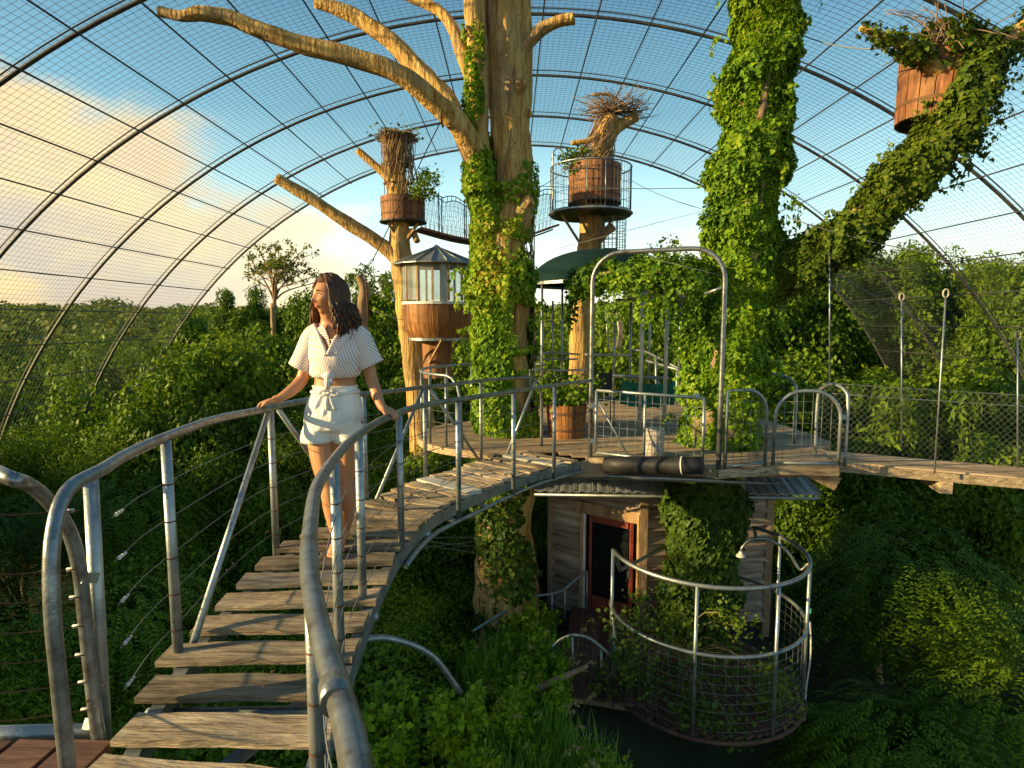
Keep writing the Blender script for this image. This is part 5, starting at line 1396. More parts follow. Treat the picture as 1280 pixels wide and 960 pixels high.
# ------------------------------------------------------------------ round shower platform
def shower():
    c = V3(2.36, 7.15, -2.80); rad = 1.14
    r = thing('round_platform', c, 'round slatted lower platform enclosed by two steel hoops and wire mesh', 'platform')
    rr = random.Random(4); w = .12
    me = MB().box((0, 0, 0), 1, w - .02, .035).mesh('board'); me.materials.append(M_dkboard)
    dirr = R(-62)
    k = -rad + .05
    while k < rad:
        hl = math.sqrt(max(0, rad * rad - k * k)) - .02
        if hl > .1: shared('board', me, r, Matrix.Translation(c) @ Matrix.Rotation(dirr, 4, 'Z') @ Matrix.Translation((0, k, 0)) @ Matrix.Diagonal((2 * hl, 1, 1, 1)))
        k += w
    def pt(a, z, rr_=rad): return c + V3(rr_ * math.cos(R(a)), rr_ * math.sin(R(a)), z)
    MB().tube([pt(a, -.03, rad + .02) for a in range(0, 360, 8)], .025, 8, closed=True).build('floor_ring', M_dkboard, r)
    # mid hoop and top hoop, open on the cabin side
    MB().tube([pt(a, .92) for a in np.linspace(-186, 62, 46)], .022, 8).build('mid_rail', M_galv, r)
    top = [pt(-196, 1.82, rad + .1), pt(-193, 1.75, rad + .02), pt(-187, 1.60)] + [pt(a, 1.665) for a in np.linspace(-182, 50, 44)] + [pt(56, 1.66), pt(62, 1.78)]
    top = [P(830, 683, 8.0)] + [P(800, 700, 7.6), P(775, 713, 7.3)] + [pt(a, 1.665) for a in np.linspace(-174, 40, 40)] + [P(945, 672, 8.3)]
    MB().tube(top, .024, 10).build('top_rail', M_galv, r)
    for a in (-178, -112, -68, -22, 20, 55): MB().tube([pt(a, -.05), pt(a, 1.665 if a < 40 else 1.5)], .02, 8).build('post', M_galv, r)
    m = MB()
    for z in np.arange(.08, .9, .105): m.tube([pt(a, z) for a in np.linspace(-200, 62, 52)], .0028, 4)
    for a in np.arange(-198, 62, 6): m.tube([pt(a, 0), pt(a, .92)], .0022, 3)
    meta(m.build('wire_mesh', M_wire, r), kind='stuff')
    s = thing('outdoor_shower', pt(-8, 0), 'curved steel shower pipe with a white shower head over the round platform', 'shower')
    b = pt(-14, -.0, rad + .03); 
    pts = [b, b + V3(0, 0, .9), pt(-14, 1.55, rad + .03), P(1000, 712, 6.95), P(985, 690, 7.0), P(962, 675, 7.05), P(940, 674, 7.05), P(928, 684, 7.05), P(927, 690, 7.05)]
    MB().tube(spline(pts, 6), .017, 8).build('pipe', M_rail, s)
    h = P(926, 692, 7.05); MB().lathe(h, [(0, .03), (.02, .03), (.028, .0), (.055, -.02), (.055, -.035), (0, -.035)], 16).build('shower_head', M_white, s)
    MB().tube(spline([pt(-16, .9, rad + .05), pt(-17, .5, rad + .07), pt(-20, .1, rad + .03), pt(-24, -.25, rad + .02)], 6), .010, 6).build('hose', M_white, s)
    MB().lathe(pt(-16, 1.0, rad + .04), [(0, 0), (.022, 0), (.022, .05), (0, .05)], 8).build('valve', M_teal, s)
    # shrub inside the cage
    g = thing('caged_shrub', c + V3(-.4, 0, 0), 'leafy green shrub growing up through the round platform', 'shrub'); q = random.Random(5); Pn = []; N = []; m = MB()
    for k in range(34):
        a = q.uniform(-3.3, -.3); rd = q.uniform(.3, 1.2); e = c + V3(-.15 + rd * math.cos(a) * 1.0, rd * math.sin(a), q.uniform(-.1, .75) if k < 26 else q.uniform(.7, 1.1)); s0 = c + V3(-.3, .2, 0)
        m.tube(spline([s0, s0.lerp(e, .5) + V3(0, 0, .3), e], 4), .006, 4)
        for _ in range(120): Pn.append(e + V3(q.gauss(0, .11), q.gauss(0, .11), q.gauss(0, .09))); N.append((q.gauss(0, .5), q.gauss(0, .5) - .4, 1))
    m.build('stems', M_dry, g); leaf_obj('leaves', np.array(Pn), np.array(N), .045, M_vined, g)  # dark leaf colour stands in for the shade under the deck
    # stair walk from the cabin door round to the platform
    r = thing('lower_walkway', V3(1.6, 7.6, -2.75), 'reddish boarded walkway between the cabin door and the round platform', 'walkway')
    me = MB().box((0, 0, 0), 1, .10, .035).mesh('board'); me.materials.append(M_dkboard)
    for k in range(17):
        f = k / 16; a = V3(.62 + 1.0 * f, 6.75 - .25 * f, -2.78 + .002 * (k % 3)); b = V3(.95 + 1.05 * f, 8.95 - .55 * f, -2.78 + .002 * (k % 3))
        shared('board', me, r, frame_x(a, b) @ Matrix.Diagonal(((b - a).length, .72, 1, 1)))
    MB().bar((.6, 6.9, -2.86), (1.7, 6.6, -2.86), .06, .12).build('edge_beam', M_dry, r); MB().bar((.9, 8.4, -2.86), (2.0, 8.1, -2.86), .06, .12).build('edge_beam', M_dry, r)
    r = thing('walkway_rail', V3(1.1, 7.7, -2.7), 'low arched wire-strung rail sweeping down to the round platform', 'railing')
    pts = spline([P(688, 812, 7.2), P(700, 800, 7.2), P(716, 794, 7.1), P(735, 797, 7.0), P(752, 809, 6.95), P(770, 820, 6.9), pt(-178, .92)], 6); MB().tube(pts, .021, 8).build('top_rail', M_galv, r)
    for i in (12, 24, 34): p = Vector(pts[min(i, len(pts) - 1)]); MB().tube([(p.x, p.y, -2.85), p], .017, 6).build('post', M_galv, r)
    m = MB()
    for z in (.12, .24, .36, .48, .6, .72): m.tube([(p[0], p[1], p[2] - z * (1 if p[2] > -2 else .9)) for p in pts[3:]], .0025, 3)
    for p in pts[4::2]: m.tube([p, (p[0], p[1], -2.78)], .0025, 3)
    meta(m.build('wires', M_wire, r), kind='stuff')
    r = thing('walkway_rail', V3(.9, 8.6, -2.7), 'pipe rail climbing to the left of the red door', 'railing')
    pts = spline([P(590, 790, 8.0), P(625, 768, 8.2), P(660, 748, 8.4), P(690, 742, 8.5), P(706, 736, 8.6), P(722, 722, 8.7), P(734, 714, 8.8)], 6); MB().tube(pts, .02, 8).build('top_rail', M_galv, r)
    for i in (18, 24, 36): p = Vector(pts[i]); MB().tube([(p.x, p.y, -2.95), p], .017, 6).build('post', M_galv, r)
    m = MB()
    for z in (.12, .24, .36, .48, .6): m.tube([(p[0], p[1], p[2] - z) for p in pts[12:]], .0025, 3)
    m.build('wires', M_wire, r)
shower()

# ------------------------------------------------------------------ mound planting
def mound():
    g = np.random.default_rng(3); n = 30000
    x = g.normal(.1, 1.35, n); y = g.uniform(3.0, 8.6, n)
    ok = (x > -2.4) & (x < 2.0) & ~((x > .55) & (y > 5.8)); x, y = x[ok], y[ok]; n = len(x)
    dens = np.array([noise.noise(Vector((a * 1.3, b * 1.3, 2))) for a, b in zip(x, y)]); ok = dens > -.18 + .2 * g.random(n); x, y, dens = x[ok], y[ok], dens[ok]; n = len(x)
    z = np.array([gh(a, b) for a, b in zip(x, y)])
    h = g.uniform(.18, .5, n) * (1 + dens); az = g.uniform(0, 6.28, n); w = g.uniform(.004, .011, n); ln = g.uniform(.1, .6, n) * h
    dx, dy = np.cos(az), np.sin(az)
    b0 = np.stack([x, y, z - .02], 1); side = np.stack([-dy, dx, 0 * dx], 1) * w[:, None]
    m = b0 + np.stack([dx * ln * .35, dy * ln * .35, h * .6], 1); t = b0 + np.stack([dx * ln, dy * ln, h], 1)
    V = np.stack([b0 - side, b0 + side, m + side * .8, m - side * .8, t], 1).reshape(-1, 3)
    Fq = (np.array([(0, 1, 2), (0, 2, 3), (3, 2, 4)])[None] + (np.arange(n) * 5)[:, None, None]).reshape(-1, 3)
    meta(link('tall_grass', npmesh('tall_grass', V, Fq), M_grass), 'tall green grass on the mound below the footbridge', 'grass', kind='stuff')
    # leafy weeds, several sizes
    protos = []
    for s in range(5):
        q = random.Random(s); Pn = []; N = []; m = MB(); H = q.uniform(.45, .8)
        for k in range(16):
            a = q.uniform(0, 6.28); e = V3(math.cos(a) * q.uniform(.05, .3), math.sin(a) * q.uniform(.05, .3), H * q.uniform(.55, 1)); m.tube(spline([V3(q.gauss(0, .04), q.gauss(0, .04), 0), e * .5 + V3(0, 0, .05), e], 3), .004, 4)
            for j in range(42): f = q.uniform(.25, 1); Pn.append(e * f + V3(q.gauss(0, .025), q.gauss(0, .025), q.gauss(0, .02))); N.append((q.gauss(0, 1), q.gauss(0, 1), 1))
        V, Fq = leaf_arrays(np.array(Pn), np.array(N, dtype=float), .045 if s != 2 else .035, -.2 if s in (1, 3) else .3, g=g); me = npmesh('leaves', V, Fq); me.materials.append(M_treeB); sm = m.mesh('stems'); sm.materials.append(M_grass); protos.append((me, sm))
    q = random.Random(21); cnt = 0
    for k in range(900):
        x = q.gauss(-.1, 1.2); y = q.uniform(3.6, 8.3)
        if x < -1.6 or x > 1.5 or (x > .45 and y > 5.7): continue
        me, sm = q.choice(protos); b = V3(x, y, gh(x, y) - .03)
        r = thing('weed_clump', b, 'leafy weed clump among the grass on the mound below the footbridge', 'weed', 'weeds on the mound'); s = q.uniform(.6, 1.25); r.scale = (s, s, s * q.uniform(.8, 1.2)); r.rotation_euler.z = q.uniform(0, 6.28)
        link('leaves', me, None, r); link('stems', sm, None, r); cnt += 1
        if cnt >= 130: break
    # three bright upright goldenrod-like clumps at the bottom
    for (px, py, d, s, lab) in ((490, 905, 4.55, 1.0, 'bright green upright leafy clump nearest the bridge, bottom centre'), (572, 905, 4.6, 1.0, 'bright green rounded leafy clump in the middle of the dark mulch, bottom centre'), (470, 945, 4.2, .9, 'bright green leafy clump at the bottom edge under the bridge rail')):
        p = P(px, py + 18, d); z = p.z
        r = thing('bright_weed', (p.x, p.y, z - .1), lab, 'plant'); Pn = []; N = []; m = MB()
        for k in range(34):
            a = q.uniform(0, 6.28); rd = q.uniform(0, .13); hh = q.uniform(.3, .55) * s; bb = V3(p.x + rd * math.cos(a), p.y + rd * math.sin(a), z - .1); e = bb + V3(.10 * math.cos(a), .1 * math.sin(a), hh)
            m.tube([bb, e], .004, 4)
            for j in range(40): f = q.uniform(.1, 1); aa = q.uniform(0, 6.28); Pn.append(bb.lerp(e, f) + V3(.012 * math.cos(aa), .012 * math.sin(aa), 0)); N.append((math.cos(aa) * .4, math.sin(aa) * .4, 1))
        m.build('stems', M_grass, r); leaf_obj('leaves', np.array(Pn), np.array(N), .05, M_treeB, r, droop=-.2)
    # feathery seed heads
    q = random.Random(33); V = []; Fq = []; Pn = []; N = []; m = MB()
    for k in range(150):
        x = q.uniform(.3, 1.35) if k > 40 else q.uniform(-1.2, .8); y = q.uniform(3.9, 5.2) if k > 40 else q.uniform(5.5, 7.5); b = V3(x, y, gh(x, y)); h = q.uniform(.4, .75); a = q.uniform(-.4, 1.2); t = b + V3(.25 * math.cos(a), .2 * math.sin(a) - .1, h)
        pts = spline([b, b.lerp(t, .6) + V3(0, 0, .08), t, t + V3(.08 * math.cos(a), 0, -.02)], 4); m.tube(pts, .0022, 3)
        for j in range(26): f = q.uniform(.62, 1); i = int(f * (len(pts) - 1)); Pn.append(Vector(pts[i]) + V3(q.gauss(0, .008), q.gauss(0, .008), q.gauss(0, .008))); N.append((q.gauss(0, 1), q.gauss(0, 1), .3))
    r = thing('seed_grass', (.8, 4.5, gh(.8, 4.5)), 'feathery straw-coloured seed heads at the bottom edge of the mound', 'grass'); r['kind'] = 'stuff'
    m.build('stalks', M_grass, r); leaf_obj('seed_heads', np.array(Pn), np.array(N), .022, M_seed, r)
    # small white blossoms
    # rubble of pale stones in the left gully
    m = MB(); q = random.Random(8)
    for k in range(70):
        p = P(q.gauss(225, 30), 690 + q.gauss(0, 34), 5.6); z = gh(p.x, p.y); s = q.uniform(.04, .15); b = len(m.v)
        m.tube([(p.x, p.y, p.z - s), (p.x, p.y, p.z - s * .3), (p.x, p.y, p.z + s * .3), (p.x, p.y, p.z + s * .6)], [s * .6, s, s * .9, s * .3], 7, rough=.4, seed=k, smooth=False)
    # a fallen grey pole lying in the weeds
    a, b = P(448, 800, 5.2), P(575, 835, 5.6); MB().tube(spline([a, a.lerp(b, .3) + V3(0, 0, .10), a.lerp(b, .7) + V3(0, 0, .05), b + V3(0, 0, -.25)], 5), .03, 8).build('grey_pipe', M_galv, None, a, label='grey pipe lying across the weeds beside the footbridge', cat='pipe')
    a, b = P(668, 862, 6.2), P(735, 832, 6.3); limb(MB(), [(*a, .03), (*a.lerp(b, .5), .035), (*b, .02)], 7, 5, .2).build('fallen_branch', M_dry, None, a, label='short weathered branch leaning on the walkway edge', cat='branch')
mound()

# ------------------------------------------------------------------ cables and lamps
def cables():
    def cable(a, b, sag, r, label, name='guy_wire', mat=M_wire, group='thin wires strung between the trees'):
        a = Vector(a); b = Vector(b); pts = [a.lerp(b, k / 12) - V3(0, 0, sag * 4 * (k / 12) * (1 - k / 12)) for k in range(13)]
        MB().tube(pts, r, 5).build(name, mat, None, a, label=label, cat='wire', group=group); return pts
    a = P(556, 141, 8.1); b = P(466, 325, 9.5)
    r = thing('hanging_cable', a, 'dark cable with a chain at its foot slanting down from the lowest big branch', 'cable'); MB().tube([a, b], .008, 5).build('cable', M_black, r)
    m = MB(); c = P(458, 335, 9.5)
    for k in range(9): p = b + (c - b) * (k / 4); m.tube([p + V3(.016 * math.cos(t), 0 if k % 2 else .016 * math.sin(t), .024 * math.sin(t)) for t in np.linspace(0, 6.283, 8)[:-1]], .006, 4, closed=True)
    m.build('chain', M_black, r); MB().tube([P(457, 345, 9.5), P(461, 400, 9.5)], .014, 5).build('rod', M_rust, r)
    m = MB(); c2 = P(553, 143, 8.05); m.tube([c2 + V3(.0, .15 * math.cos(t), .15 * math.sin(t)) for t in np.linspace(0, 6.283, 14)[:-1]], .012, 5, closed=True); m.build('sling', M_black, r)
    limb(MB(), [Q(455, 420, 14, .13), Q(453, 385, 14, .12), Q(456, 362, 14, .11), Q(448, 345, 14, .07)], 9, 5, .25, 40).build('dead_stump', M_dry, None, P(455, 420, 14), label='grey broken dead trunk just right of the woman, behind the hanging chain', cat='dead trunk')
    cable(P(663, 232, 8.7), P(875, 235, 8), .02, .005, 'thin wire from the big bare tree to the ivy trunk')
    cable(P(663, 240, 8.7), P(705, 215, 14), .02, .006, 'short wire from the bare tree up to the lookout')
    cable(P(788, 225, 14), P(880, 262, 8.3), .05, .006, 'wire slanting from the lookout cage to the ivy trunk')
    cable(P(700, 310, 11), P(885, 262, 8.2), .0, .004, 'lowest thin wire crossing the pale sky over the canopy')
    cable(P(465, 388, 12), P(505, 400, 12), .02, .006, 'wire reaching the pale forked tree from the left')
    cable(P(975, 30, 8), P(1110, 60, 7), .1, .007, 'black lead hanging between the leaning trunk and the tub')
    cable(P(930, 280, 8), P(1175, 415, 8.6), .0, .008, 'pale wire slanting down to the right past the side limb')
    pts = cable(P(985, 272, 7.5), P(1330, 332, 6.4), .12, .006, 'black string-light lead sagging across the upper right', name='string_light_lead')
    for px, py, d in ((1022, 279, 7.4), (1182, 304, 6.9), (1199, 318, 6.85)):
        pass
    for i, lab in ((1, 'small string-light bulb nearest the leaning trunk'), (8, 'small string-light bulb in front of the tall trees on the right')):
        p = Vector(pts[i]); g = thing('string_light', p, lab, 'lamp', 'string lights'); MB().tube([p, p - V3(0, 0, .06)], .012, 8).build('socket', M_black, g); MB().lathe(p - V3(0, 0, .13), [(0, 0), (.018, .015), (.022, .035), (.01, .07)], 10, smooth=True).build('bulb', M_glass, g)
    # rope dangling left of the round deck
    a = P(516, 235, 9.3); 
    cable(P(516, 470, 7.3), P(519, 563, 7.35), 0, .007, 'knotted rusty cord hanging at the left rim of the round deck', name='dangling_rope', mat=M_rust)
    # wires under the round deck
    for k, (y0, y1) in enumerate(((672, 672), (675, 684), (680, 692), (686, 676))): cable(P(520, y0, 6.2), P(600, y1, 8.4), 0, .005, ('top', 'second', 'third', 'lowest')[k] + ' of the four taut wires braced under the footbridge', group='taut wires under the footbridge')
cables()
# ------------------------------------------------------------------ the woman on the footbridge
def skinmat():
    m, n, l, b = nodes('skin'); b.inputs['Base Color'].default_value = (.55, .27, .14, 1); b.inputs['Roughness'].default_value = .48
    b.inputs['Subsurface Weight'].default_value = .12; b.inputs['Subsurface Radius'].default_value = (.02, .008, .004)
    nz = n.new('ShaderNodeTexNoise'); nz.inputs['Scale'].default_value = 14; rp = n.new('ShaderNodeValToRGB'); l.new(nz.outputs[0], rp.inputs[0])
    rp.color_ramp.elements[0].color = (.46, .19, .085, 1); rp.color_ramp.elements[1].color = (.57, .28, .14, 1); l.new(rp.outputs[0], b.inputs['Base Color'])
    return m
def stripemat():
    m, n, l, b = nodes('striped cotton'); tc = n.new('ShaderNodeTexCoord'); uvn = n.new('ShaderNodeUVMap')
    mp = n.new('ShaderNodeMapping'); l.new(uvn.outputs[0], mp.inputs[0])
    w = n.new('ShaderNodeTexWave'); w.bands_direction = 'X'; l.new(mp.outputs[0], w.inputs[0]); w.inputs['Scale'].default_value = 1; w.inputs['Distortion'].default_value = .15; w.inputs['Detail'].default_value = 1
    rp = n.new('ShaderNodeValToRGB'); l.new(w.outputs[0], rp.inputs[0]); rp.color_ramp.elements[0].position = .42; rp.color_ramp.elements[1].position = .58
    rp.color_ramp.elements[0].color = (.62, .44, .40, 1); rp.color_ramp.elements[1].color = (.84, .80, .78, 1); l.new(rp.outputs[0], b.inputs['Base Color']); b.inputs['Roughness'].default_value = .85
    nz = n.new('ShaderNodeTexNoise'); nz.inputs['Scale'].default_value = 26; l.new(tc.outputs['Object'], nz.inputs[0]); bp = n.new('ShaderNodeBump'); bp.inputs['Strength'].default_value = .35; bp.inputs['Distance'].default_value = .012; l.new(nz.outputs[0], bp.inputs['Height']); l.new(bp.outputs[0], b.inputs['Normal'])
    return m
M_skin = skinmat(); M_stripe = stripemat()
M_cotton = pm('cream cotton', [(.74, .72, .68), (.84, .83, .80)], scale=9, rough=.9, bump=.6, bscale=22)
M_hair = pm('dark brown hair', [(.03, .012, .007), (.10, .042, .019), (.19, .08, .034)], scale=12, stretch=(3, 3, .6), rough=.45, bump=.3)
M_eye = flat('eye white', (.42, .36, .30), .4); M_iris = flat('iris', (.02, .012, .008), .15); M_lip = flat('lips', (.46, .15, .11), .4); M_brow = flat('brow hair', (.03, .015, .01), .7); M_gold = flat('gold chain', (.8, .5, .15), .25, .9)
WD = 3.6
def W(px, py, dd=0): return P(px, py, WD + dd)
def ring_loft(m, rings, sides=20, smooth=True, uvs=None, skip=None, cap=False, fold=0, seed=0):
    """rings: (centre, rx, ry) in horizontal ellipses; or with axis via frame"""
    b = len(m.v); n = len(rings)
    for i, rg in enumerate(rings):
        c, rx, ry = rg[:3]; ax = rg[3] if len(rg) > 3 else None
        for k in range(sides):
            a = 2 * math.pi * k / sides; s = 1
            if fold: s = 1 + fold * math.sin(a * 7 + i * .25 + seed) * (i / n) + fold * .8 * math.sin(a * 12 + seed * 2 + i * .4) * .6
            if ax is None: v = Vector((rx * math.cos(a) * s, ry * math.sin(a) * s, 0))
            else: v = ax[0] * (rx * math.cos(a) * s) + ax[1] * (ry * math.sin(a) * s)
            m.v.append(tuple(c + v))
    for i in range(n - 1):
        for k in range(sides):
            if skip and skip(i, k): continue
            k2 = (k + 1) % sides; m.f.append((b + i * sides + k, b + i * sides + k2, b + (i + 1) * sides + k2, b + (i + 1) * sides + k)); m.sm.append(smooth)
    if cap:
        m.f.append(tuple(b + k for k in range(sides))[::-1]); m.sm.append(smooth); m.f.append(tuple(b + (n - 1) * sides + k for k in range(sides))); m.sm.append(smooth)
    return b
def interp(rows, n):
    return spline(rows, n)
def head_mesh(m, c, yaw, pitch=0, roll=0):
    U, Vn = 44, 36; b = len(m.v)
    M = Matrix.Rotation(yaw, 3, 'Z') @ Matrix.Rotation(pitch, 3, 'X')
    g = lambda x, s: math.exp(-(x / s) ** 2)
    for j in range(Vn + 1):
        ph = math.pi * j / Vn
        for i in range(U):
            th = 2 * math.pi * i / U
            x = .074 * math.sin(ph) * math.sin(th); y = -.094 * math.sin(ph) * math.cos(th); z = .117 * math.cos(ph)
            if z < 0: x *= 1 - .42 * sstep(0, .115, -z)
            if y > 0: y *= 1.02; z = z * (1 - .35 * sstep(0, .1, -z))
            if y < 0:
                f = 1 - .12 * sstep(.02, .11, -z)
                fr = sstep(0, .05, -y)
                y *= f
                d = 0
                d += .026 * g(x, .011) * (sstep(.03, -.026, z) * 1.0 if z > -.026 else g(z + .026, .008))
                d += .006 * g(x, .018) * g(z + .028, .010)
                d += .006 * g(z - .034, .012) * g(x, .05)
                d -= .010 * (g(x - .029, .016) + g(x + .029, .016)) * g(z - .012, .013)
                d += .007 * (g(x - .042, .018) + g(x + .042, .018)) * g(z + .020, .02)
                d += .0055 * g(x, .020) * (g(z + .050, .0065) + .9 * g(z + .061, .006)) - .004 * g(x, .02) * g(z + .0555, .0025)
                d += .010 * g(x, .024) * g(z + .093, .016) - .004 * g(x, .03) * g(z + .074, .006)
                y -= d * fr
            m.v.append(tuple(c + M @ Vector((x, y, z))))
    for j in range(Vn):
        for i in range(U):
            i2 = (i + 1) % U; m.f.append((b + j * U + i, b + (j + 1) * U + i, b + (j + 1) * U + i2, b + j * U + i2)); m.sm.append(True)
    return M
def fuse(m, r, name, mat, vox, it):
    tmp = bpy.data.objects.new('tmp', m.mesh('tmp')); COL.objects.link(tmp)
    rm = tmp.modifiers.new('r', 'REMESH'); rm.mode = 'VOXEL'; rm.voxel_size = vox; rm.use_smooth_shade = True
    sm = tmp.modifiers.new('s', 'SMOOTH'); sm.factor = .5; sm.iterations = it
    me = bpy.data.meshes.new_from_object(tmp.evaluated_get(bpy.context.evaluated_depsgraph_get())); bpy.data.objects.remove(tmp)
    co = np.empty(len(me.vertices) * 3, dtype=np.float32); me.vertices.foreach_get('co', co); co = co.reshape(-1, 3) - np.array(org(r)); me.vertices.foreach_set('co', co.ravel())
    me.polygons.foreach_set('use_smooth', np.ones(len(me.polygons), dtype=bool)); me.name = name; me.materials.clear(); me.update()
    o = link(name, me, mat, r); ORI[o.name] = org(r); return o
def woman():
    foot = W(424, 700, -.15); foot.z = .25
    r = thing('person', (foot.x, foot.y, .25), 'barefoot woman in striped knotted shirt and white shorts holding both handrails, looking left', 'woman')
    m = MB()
    # torso
    def ell(px, py, rx, ry, dd=0): c = W(px, py, dd); return (c.x, c.y, c.z, rx, ry)
    tr = interp([ell(417, 534, .12, .09), ell(417, 528, .140, .10), ell(417, 512, .138, .10), ell(418, 495, .142, .10), ell(419, 478, .122, .088), ell(420, 462, .125, .09), ell(420, 445, .145, .103, -.01), ell(420, 430, .152, .10, 0), ell(419, 418, .165, .085, .01), ell(418, 410, .13, .068, .015), ell(415, 405, .07, .058, .015), ell(412, 400, .052, .05, .01)], 4)
    ring_loft(m, [(Vector(q[:3]), q[3], q[4]) for q in tr], 28, cap=True)
    T = lambda pts, n=6, sides=14: m.tube([q[:3] for q in spline(pts, n)], [q[3] for q in spline(pts, n)], sides)
    def J(px, py, dd, rad): c = W(px, py, dd); return (c.x, c.y, c.z, rad)
    # bust
    T([J(404, 443, -.07, .03), J(404, 446, -.06, .058), J(404, 448, -.02, .05)], 4); T([J(432, 443, -.07, .03), J(432, 446, -.06, .058), J(432, 448, -.02, .05)], 4)
    # neck up into the head
    T([J(416, 410, .015, .058), J(413, 402, .01, .049), J(410, 390, 0, .048), J(410, 378, .01, .05)])
    # legs
    T([J(401, 525, 0, .088), J(402, 545, 0, .087), J(405, 575, -.03, .077), J(410, 605, -.07, .058), J(413, 618, -.085, .055), J(416, 635, -.08, .056), J(420, 655, -.08, .049), J(423, 675, -.08, .034), J(424, 690, -.085, .033)])
    T([J(436, 525, 0, .088), J(436, 545, 0, .087), J(435, 575, .0, .077), J(433, 605, -.0, .058), J(433, 618, .0, .055), J(433, 632, .04, .057), J(432, 648, .09, .048), J(431, 662, .14, .034), J(431, 670, .16, .033)])
    # feet
    def footm(h, toe, seed):
        h = Vector(h); toe = Vector(toe); d = (toe - h).normalized(); s = d.cross(Vector((0, 0, 1))).normalized()
        pts = [(h - d * .035 + V3(0, 0, .028), .020), (h + V3(0, 0, .034), .033), (h + d * .05 + V3(0, 0, .042), .034), (h + d * .10 + V3(0, 0, .034), .034), (h + d * .145 + V3(0, 0, .022), .030), (h + d * .165 + V3(0, 0, .018), .02)]
        m.tube([p for p, _ in pts], [q for _, q in pts], 12)
        m.tube([h + d * .07 + s * .015 + V3(0, 0, .02), h + d * .15 + s * .02 + V3(0, 0, .014)], [.02, .018], 8); m.tube([h + d * .07 - s * .018 + V3(0, 0, .02), h + d * .14 - s * .02 + V3(0, 0, .014)], [.02, .016], 8)
        for k, (o, L, rr_) in enumerate(((.026, .205, .0125), (.010, .200, .0095), (-.004, .193, .009), (-.017, .184, .0085), (-.029, .172, .008))):
            o *= seed; m.tube([h + d * .14 + s * o + V3(0, 0, .014), h + d * (L - .02) + s * o * 1.05 + V3(0, 0, .017), h + d * L + s * o * 1.08 + V3(0, 0, .010)], [rr_ * 1.1, rr_, rr_ * .8], 7)
    z0 = zb(3.5) + .002
    hf = W(424, 690, -.085); footm((hf.x, hf.y + .03, z0), (hf.x - .005, hf.y - .2, z0), -1)
    hb = W(431, 668, .16); footm((hb.x, hb.y + .03, zb(3.78) + .012), (hb.x + .01, hb.y - .2, zb(3.7) + .003), 1)
    # arms
    ra = [J(398, 416, .015, .052), J(390, 424, .015, .054), J(386, 445, .02, .043), J(380, 468, .02, .038), J(374, 479, .0, .037), J(362, 490, -.05, .033), J(349, 498, -.09, .025), J(342, 500, -.1, .026)]
    T(ra)
    la = [J(441, 416, .015, .052), J(449, 424, .015, .053), J(457, 445, .02, .043), J(463, 468, .02, .038), J(467, 481, .0, .036), J(472, 496, -.05, .032), J(477, 508, -.1, .025), J(480, 511, -.11, .026)]
    T(la)
    def hand(wr, kn, down, side, thumb_s):
        """wr wrist, kn knuckle centre; fingers run past the pipe and curl down"""
        wr, kn, down, side = map(Vector, (wr, kn, down, side)); d = (kn - wr).normalized()
        for o in (-.03, -.01, .01, .028): m.tube([wr + side * o * .6, kn + side * o], [.015, .0125], 8)
        for o, L in ((-.031, .9), (-.0105, 1.0), (.0105, .95), (.030, .76)):
            k0 = kn + side * o; a = k0 + d * .026 * L + down * .004; b_ = a + d * .016 * L + down * .018 * L; c_ = b_ + down * .022 * L - d * .006
            m.tube([k0, a, b_, c_], [.0105, .0095, .0085, .0072], 8)
        t0 = wr.lerp(kn, .25) + side * .028 * thumb_s; t1 = t0 + side * .026 * thumb_s + d * .022 + down * .006; t2 = t1 + d * .024 + down * .016
        m.tube([t0, t1, t2], [.014, .0115, .009], 8)
    hL = spline([(-1.4, 3.2), (-1.42, 3.5)], 2)
    kR = W(332, 502, -.11); wR = W(344, 500, -.1); hand(wR, kR, (0, 0, -1), (.05, -1, .0), 1)
    kL = W(488, 514, -.12); wL = W(479, 510, -.11); hand(wL, kL, (0, 0, -1), (-.2, -.95, -.05), 1)
    # head
    hc = W(411.5, 371.5, -.005); YAW = R(-43); hm = MB(); 
    MM = head_mesh(m, hc, YAW, R(-2))
    fuse(m, r, 'body', M_skin, .0052, 5)
    # face pieces
    def HP(x, y, z): return hc + MM @ Vector((x, y, z))
    for sx in (-1, 1):
        e = MB(); b0 = 0
        N = 10
        def patch(rx, rz, off, cx, cz, name, mat, lift=0):
            q = MB(); q.v.append(tuple(HP(cx, off - .0035, cz)))
            for k in range(14): a = 2 * math.pi * k / 14; q.v.append(tuple(HP(cx + rx * math.cos(a), off + .0025 * abs(math.cos(a)) + .0005, cz + rz * math.sin(a) * (1 if math.sin(a) > 0 else .6))))
            for k in range(14): q.f.append((0, 1 + k, 1 + (k + 1) % 14)); q.sm.append(True)
            q.build(name, mat, r)
        yb = -.0815
        patch(.0120, .0046, yb, .029 * sx, .011, 'eye', M_eye); patch(.0054, .0048, yb - .0022, .0275 * sx, .0115, 'iris', M_iris)
        MB().tube([HP(.014 * sx, yb - .001, .0135), HP(.029 * sx, yb - .004, .0185), HP(.042 * sx, yb + .004, .0125)], [.0012, .0016, .001], 5).build('eyelashes', M_brow, r)
        MB().tube(spline([HP(.013 * sx, -.093, .030), HP(.028 * sx, -.091, .036), HP(.046 * sx, -.077, .029)], 4), [.0022] * 5 + [.0018] * 3 + [.001], 5).build('eyebrow', M_brow, r)
